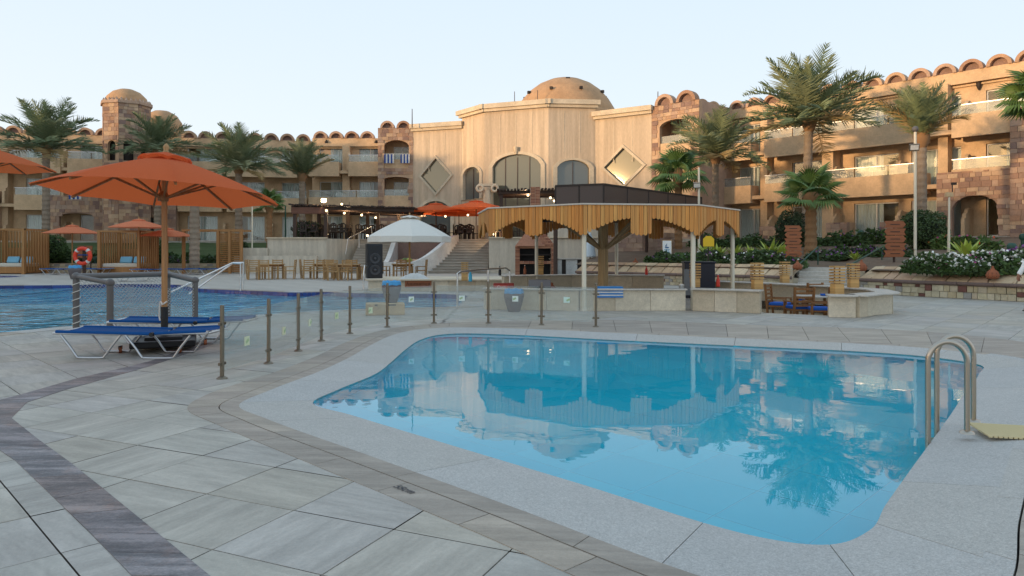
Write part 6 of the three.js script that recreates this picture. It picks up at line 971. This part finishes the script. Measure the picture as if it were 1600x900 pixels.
// ---------------------------------------------------------------- cabanas, far parasols and loungers
function cabana(label, px0, px1, d, yTop) {
  const x0 = PX(px0, d), x1 = PX(px1, d), w = x1 - x0, h = PY(yTop, d), D = 2.2, p = thing('cabana', label, 'cabana', [(x0 + x1) / 2, 0, -d], 0);
  for (const [a, b] of [[-1, 0], [1, 0], [-1, -1], [1, -1]]) put('post', new Geo().box(a * (w / 2 - 0.08), h / 2, b * D, 0.16, h, 0.16), MAT.cabana, p);
  put('roof_frame', new Geo().box(0, h - 0.05, 0, w, 0.1, 0.14).box(0, h - 0.05, -D, w, 0.1, 0.14).box(-w / 2 + 0.06, h - 0.05, -D / 2, 0.12, 0.1, D - 0.15).box(w / 2 - 0.06, h - 0.05, -D / 2, 0.12, 0.1, D - 0.15), MAT.cabana, p);
  const n = 13; for (let i = 0; i < n; i++) put('back_slat', new Geo().box(-w / 2 + 0.25 + (w - 0.5) * i / (n - 1), h / 2, -D + 0.03, 0.11, h - 0.25, 0.04), MAT.cabana, p);
  for (let i = 0; i < 8; i++) for (const s of [-1, 1]) put('side_slat', new Geo().box(s * (w / 2 - 0.08), h / 2, -D * (i + 0.7) / 8.6, 0.04, h - 0.25, 0.12), MAT.cabana, p);
  put('lower_panel', new Geo().box(0, h * 0.4, -D - 0.0, w - 0.4, h * 0.36, 0.03), MAT.cabana, p);
  put('bench', new Geo().rbox(0, 0.24, -D / 2 + 0.15, w - 0.35, 0.4, D - 0.5, 0.03), MAT.cabana, p); put('mattress', new Geo().rbox(0, 0.54, -D / 2 + 0.15, w - 0.4, 0.22, D - 0.55, 0.06), MAT.cream2, p);
  for (const x of [-0.5, 0.35]) put('pillow', new Geo().rbox(x, 0.85, -D + 0.45, 0.75, 0.42, 0.16, 0.07, 0, -0.4), MAT.aqua, p);
  return p;
}
MAT.cabana = mat('#c08a52', 0.65, { map: woodT }); MAT.cream2 = mat('#c9c0b0', 0.9);
cabana('slatted wooden cabana with two aqua pillows at the small round pool', -34, 39, 43.5, 357); cabana('slatted wooden cabana standing behind the life ring', 153, 219, 43, 360);
{
  const d = 44.5, p = thing('slatted_pergola', 'open wooden frame with two louvred panels beside the pool', 'pergola', [0, 0, -d]), x = (q) => PX(q, d), h = PY(359, d);
  for (const q of [287, 324, 341, 359, 377]) put('post', new Geo().box(x(q), h / 2, q === 324 ? -1.6 : 0, 0.16, h, 0.16), MAT.cabana, p); put('beam', new Geo().box((x(287) + x(377)) / 2, h - 0.03, 0, x(377) - x(287) + 0.2, 0.12, 0.18).box((x(287) + x(377)) / 2, h - 0.03, -1.6, x(377) - x(287) + 0.2, 0.12, 0.16), MAT.cabana, p);
  for (const [a, b] of [[341, 359], [359, 377]]) for (let i = 0; i < 20; i++) put('louvre', new Geo().box((x(a) + x(b)) / 2, 0.15 + i * (h - 0.3) / 20, 0, x(b) - x(a) - 0.17, 0.085, 0.03, 0, 0.5), MAT.cabana, p);
}
[[113, 352, 45, 'pale orange parasol beside the life ring'], [217, 343, 42, 'pale orange parasol over the wooden cabana'], [262, 357, 44, 'pale orange parasol partly hidden behind the parasol pole']].forEach(([x, y, d, l]) => parasol('deck_parasol', l, [PX(x, d), 0, -d], { R: 1.72, tip: PY(y + 13, d), top: PY(y, d), mat: MAT.orangePale, group: 'orange parasols on the far deck', base: 0, r: 0.04 }));
parasol('deck_parasol', 'ribbed orange parasol standing alone on the near side of the small round pool', [PX(-26, 19), 0, -19], { R: 1.7, tip: PY(262, 19), top: PY(228, 19), mat: MAT.orange, ribs: true, r: 0.04 });
[[95, 42.5, 0.1, 'blue lounger below the pale parasol by the life ring'], [148, 42.8, -0.05, 'blue lounger between the life ring and the cabana'], [235, 41.5, 0.05, 'blue lounger in front of the slatted cabana side'], [282, 42, 0, 'blue lounger behind the parasol pole'], [318, 42.3, 0.06, 'blue lounger inside the open wooden frame'], [205, 33.5, 0.05, 'blue lounger standing alone on the far pool edge']].forEach(([x, d, r, l]) => again(lounge0, 'sun_lounger', [PX(x, d), 0, -d], r, l, 'blue loungers on the far deck'));
{ // low stone walls and ramp at the far deck
  const p = thing('terrace_wall', 'low rough stone wall between the far deck and the left lawn', 'wall', [-36, 0, -46.1], 0.02); put('core', new Geo().box(10.0, 0.3, -0.2, 20.2, 0.6, 0.36), MAT.stones[2], p); stoneFace(p, 0, 20, 0, 0.6, 0, null, 0, 'wall_stone', [0.14, 0.24], [0.2, 0.5], MAT.mosaic.slice(0, 5));
  const q = thing('terrace_wall', 'pale stone retaining wall beside the sloping ramp', 'wall', [-40.5, 0, -45.8], -0.1); put('core', new Geo().box(2.6, 0.5, -0.2, 5.2, 1.0, 0.36), MAT.stones[2], q); stoneFace(q, 0, 5.2, 0, 1.0, 0, null, 0, 'wall_stone', [0.16, 0.26], [0.25, 0.55], MAT.mosaic.slice(0, 5));
  const b = thing('notice_board', 'brown notice board standing behind the life ring', 'board', [PX(133, 44.5), 0, -44.5]); put('board', new Geo().box(0, 1.35, 0, 0.9, 0.75, 0.05), MAT.signWood, b); put('leg', new Geo().box(-0.35, 0.5, 0, 0.07, 1.0, 0.05).box(0.35, 0.5, 0, 0.07, 1.0, 0.05), MAT.darkWood, b);
}
// striped towels on balcony railings, chairs on balconies
function balconyTowel(label, px, py, d, w) { const t = thing('balcony_towel', label, 'towel', [PX(px, d), PY(py, d), -d], 0, 'striped towels on the balcony rails'); for (let i = 0; i < 6; i++) put('stripe', new Geo().box(-w / 2 + w * (i + 0.5) / 6, 0, 0, w / 6, 0.72, 0.02), i % 2 ? MAT.white : mat('#27488a', 0.9), t); put('fold', new Geo().box(0, 0.37, -0.08, w, 0.02, 0.2), MAT.white, t); }
balconyTowel('blue and white striped towel on the arched stone balcony near the wing', 608, 248, 57.8, 0.8); balconyTowel('blue and white striped towel on the arched stone balcony near the hall', 633, 248, 57.8, 0.75); balconyTowel('blue striped towel hanging below the orange parasol tip', 117, 304, 55.3, 0.95);
// ---------------------------------------------------------------- walking person at the edge of the court
{
  const cap = (p, a, b, ra, rb) => { const pa = p.clone().sub(a), ba = b.clone().sub(a), h = Math.max(0, Math.min(1, pa.dot(ba) / ba.lengthSq())); return pa.sub(ba.multiplyScalar(h)).length() - (ra + (rb - ra) * h); };
  const field = (bones, lo, hi, cell, k) => {
    const s = Math.max(hi[0] - lo[0], hi[1] - lo[1], hi[2] - lo[2]), n = Math.min(150, Math.ceil(s / cell)), mc = new MarchingCubes(n, new THREE.MeshBasicMaterial(), false, false, 200000), c = [0, 1, 2].map((q) => (lo[q] + hi[q]) / 2), half = n / 2, p = V(); mc.isolation = 0;
    for (let z = 0; z < n; z++) for (let y = 0; y < n; y++) for (let x = 0; x < n; x++) { p.set(c[0] + (x - half) / half * s / 2, c[1] + (y - half) / half * s / 2, c[2] + (z - half) / half * s / 2); let d = 1e3; for (const [a, b, ra, rb] of bones) { const e = cap(p, a, b, ra, rb), h = Math.max(k - Math.abs(d - e), 0) / k; d = Math.min(d, e) - h * h * k * 0.25; } mc.field[z * n * n + y * n + x] = -d; }
    mc.update(); const g = new THREE.BufferGeometry(), N = mc.count; g.setAttribute('position', new THREE.BufferAttribute(mc.positionArray.slice(0, N * 3), 3)); g.setAttribute('normal', new THREE.BufferAttribute(mc.normalArray.slice(0, N * 3), 3)); g.setAttribute('uv', new THREE.BufferAttribute(new Float32Array(N * 2), 2)); g.applyMatrix4(new THREE.Matrix4().makeScale(s / 2, s / 2, s / 2).setPosition(...c)); return g;
  };
  const b = (a, c, r, q) => [V(...a), V(...c), r, q];      // walks towards +x; left leg trails
  const p = thing('person', 'person in white shirt and black trousers walking past the garden wall', 'person', [PX(1625, 16.3), 0, -16.4], 0.1);
  const hipL = [-0.02, 0.92, 0.1], hipR = [0.02, 0.92, -0.1], knL = [-0.06, 0.5, 0.1], anL = [-0.33, 0.15, 0.1], knR = [0.2, 0.5, -0.1], anR = [0.3, 0.08, -0.1];
  const hands = []; const hand = (w, dir) => { const P = V(...w), D = V(...dir).normalize(); hands.push([P, P.clone().addScaledVector(D, 0.08), 0.032, 0.036]); for (let i = 0; i < 4; i++) { const o = P.clone().addScaledVector(D, 0.08).add(V((i - 1.5) * 0.019, 0, 0)), m = o.clone().addScaledVector(D, 0.04 - Math.abs(i - 1.4) * 0.006).add(V(0, 0, 0.008)); hands.push([o, m, 0.0095, 0.009], [m, m.clone().addScaledVector(D, 0.032).add(V(0, 0.004, 0.018)), 0.009, 0.0075]); } const t0 = P.clone().add(V(0.03, -0.02, 0.01)); hands.push([t0, t0.clone().addScaledVector(D, 0.05).add(V(0.025, 0, 0.015)), 0.012, 0.009]); };
  const wL = [0.22, 0.86, 0.24], wR = [-0.24, 0.88, -0.24]; hand(wL, [0.12, -1, 0]); hand(wR, [-0.1, -1, 0]);
  const head = [b([0.03, 1.46, 0], [0.04, 1.52, 0], 0.055, 0.055), b([0.045, 1.6, 0], [0.04, 1.68, 0], 0.075, 0.09), b([0.09, 1.56, 0], [0.08, 1.6, 0], 0.045, 0.05), b([0.13, 1.62, 0], [0.125, 1.65, 0], 0.014, 0.01), b([0.03, 1.61, 0.088], [0.03, 1.65, 0.088], 0.016, 0.018), b([0.03, 1.61, -0.088], [0.03, 1.65, -0.088], 0.016, 0.018)];
  const feet = [b(anL, [-0.33, 0.1, 0.1], 0.038, 0.04), b([-0.36, 0.1, 0.1], [-0.2, 0.04, 0.1], 0.04, 0.03), b(anR, [0.3, 0.06, -0.1], 0.038, 0.04), b([0.26, 0.045, -0.1], [0.46, 0.05, -0.1], 0.04, 0.03)];
  const legs = [b(hipL, knL, 0.085, 0.06), b(knL, anL, 0.058, 0.04), b(hipR, knR, 0.085, 0.06), b(knR, anR, 0.058, 0.04)], torso = [b([0, 0.95, 0.05], [0, 0.95, -0.05], 0.12, 0.12), b([0, 1.0, 0], [0.02, 1.3, 0], 0.125, 0.14), b([0.02, 1.38, 0.14], [0.02, 1.38, -0.14], 0.075, 0.075)], arms = [b([0.02, 1.38, 0.19], [-0.02, 1.12, 0.23], 0.055, 0.043), b([-0.02, 1.12, 0.23], wL, 0.042, 0.03), b([0.02, 1.38, -0.19], [-0.06, 1.13, -0.24], 0.055, 0.043), b([-0.06, 1.13, -0.24], wR, 0.042, 0.03)];
  const skin = mat('#8a5f48', 0.6), body = put('body', field([...head, ...torso, ...arms, ...legs, ...feet], [-0.55, -0.05, -0.4], [0.55, 1.85, 0.4], 0.014, 0.04), skin, p); void body;
  put('hands', field(hands, [-0.4, 0.6, -0.35], [0.4, 0.95, 0.35], 0.0055, 0.01), skin, p);
  const fat = (L, e) => L.map(([a, c, r, q]) => [a, c, r + e, q + e]);
  put('trousers', field(fat([...legs.map(([a, c, r, q], i) => (i % 2 ? [a, a.clone().lerp(c, 0.93), r + 0.012, q + 0.016] : [a, c, r, q])), torso[0]], 0.014), [-0.55, 0, -0.4], [0.55, 1.2, 0.4], 0.013, 0.05), mat('#16161a', 0.85), p);
  put('shirt', field(fat([torso[1], torso[2], b([0, 0.84, 0.05], [0, 0.84, -0.05], 0.12, 0.12), b([0, 0.84, 0], [0, 1.1, 0], 0.13, 0.12), arms[0], arms[2], [arms[1][0], arms[1][0].clone().lerp(arms[1][1], 0.85), 0.043, 0.036], [arms[3][0], arms[3][0].clone().lerp(arms[3][1], 0.85), 0.043, 0.036]], 0.016), [-0.55, 0.6, -0.4], [0.55, 1.5, 0.4], 0.013, 0.05), mat('#e4e4e2', 0.9), p);
  put('hair', field([b([0.01, 1.69, 0], [0.03, 1.72, 0], 0.09, 0.082), b([-0.02, 1.6, 0], [-0.01, 1.68, 0], 0.07, 0.088)], [-0.2, 1.45, -0.2], [0.2, 1.85, 0.2], 0.01, 0.04), mat('#1a1412', 0.8), p);
  put('sandal', new Geo().rbox(0.35, 0.012, -0.1, 0.28, 0.022, 0.1, 0.01), MAT.dark, p); put('sandal', new Geo().rbox(-0.28, 0.045, 0.1, 0.27, 0.022, 0.1, 0.01, 0, 0, -0.28), MAT.dark, p); put('sandal_strap', new Geo().add(new THREE.TorusGeometry(0.048, 0.012, 6, 14, Math.PI), M4(0.4, 0.035, -0.1, Math.PI / 2, 0, 0)).add(new THREE.TorusGeometry(0.048, 0.012, 6, 14, Math.PI), M4(-0.24, 0.055, 0.1, Math.PI / 2, 0, 0)), MAT.white, p);
}

{ // pinkish block wall at the corner of the restaurant terrace, behind the bar
  const d = 39, x0 = PX(938, d), x1 = PX(1004, d), h = PY(357, d), p = thing('block_wall', 'wall of pinkish stone blocks behind the bar column', 'wall', [x0, 0, -d]);
  put('core', new Geo().box((x1 - x0) / 2, h / 2, -0.22, x1 - x0, h, 0.4), MAT.stones[3], p); stoneFace(p, 0, x1 - x0, 0.2, h, 0, null, 90, 'block', [0.26, 0.3], [0.36, 0.5], MAT.pinkBlocks);
  const q = thing('block_wall', 'return of the pinkish block wall facing the garden', 'wall', [x1, 0, -d], 0.75); put('core', new Geo().box(1.5, h / 2 - 0.1, -0.22, 3.0, h - 0.2, 0.4), MAT.stones[3], q); stoneFace(q, 0.02, 3, 0.2, h - 0.2, 0, null, 60, 'block', [0.26, 0.3], [0.36, 0.5], MAT.pinkBlocks);
}
renderer.render(scene, camera);
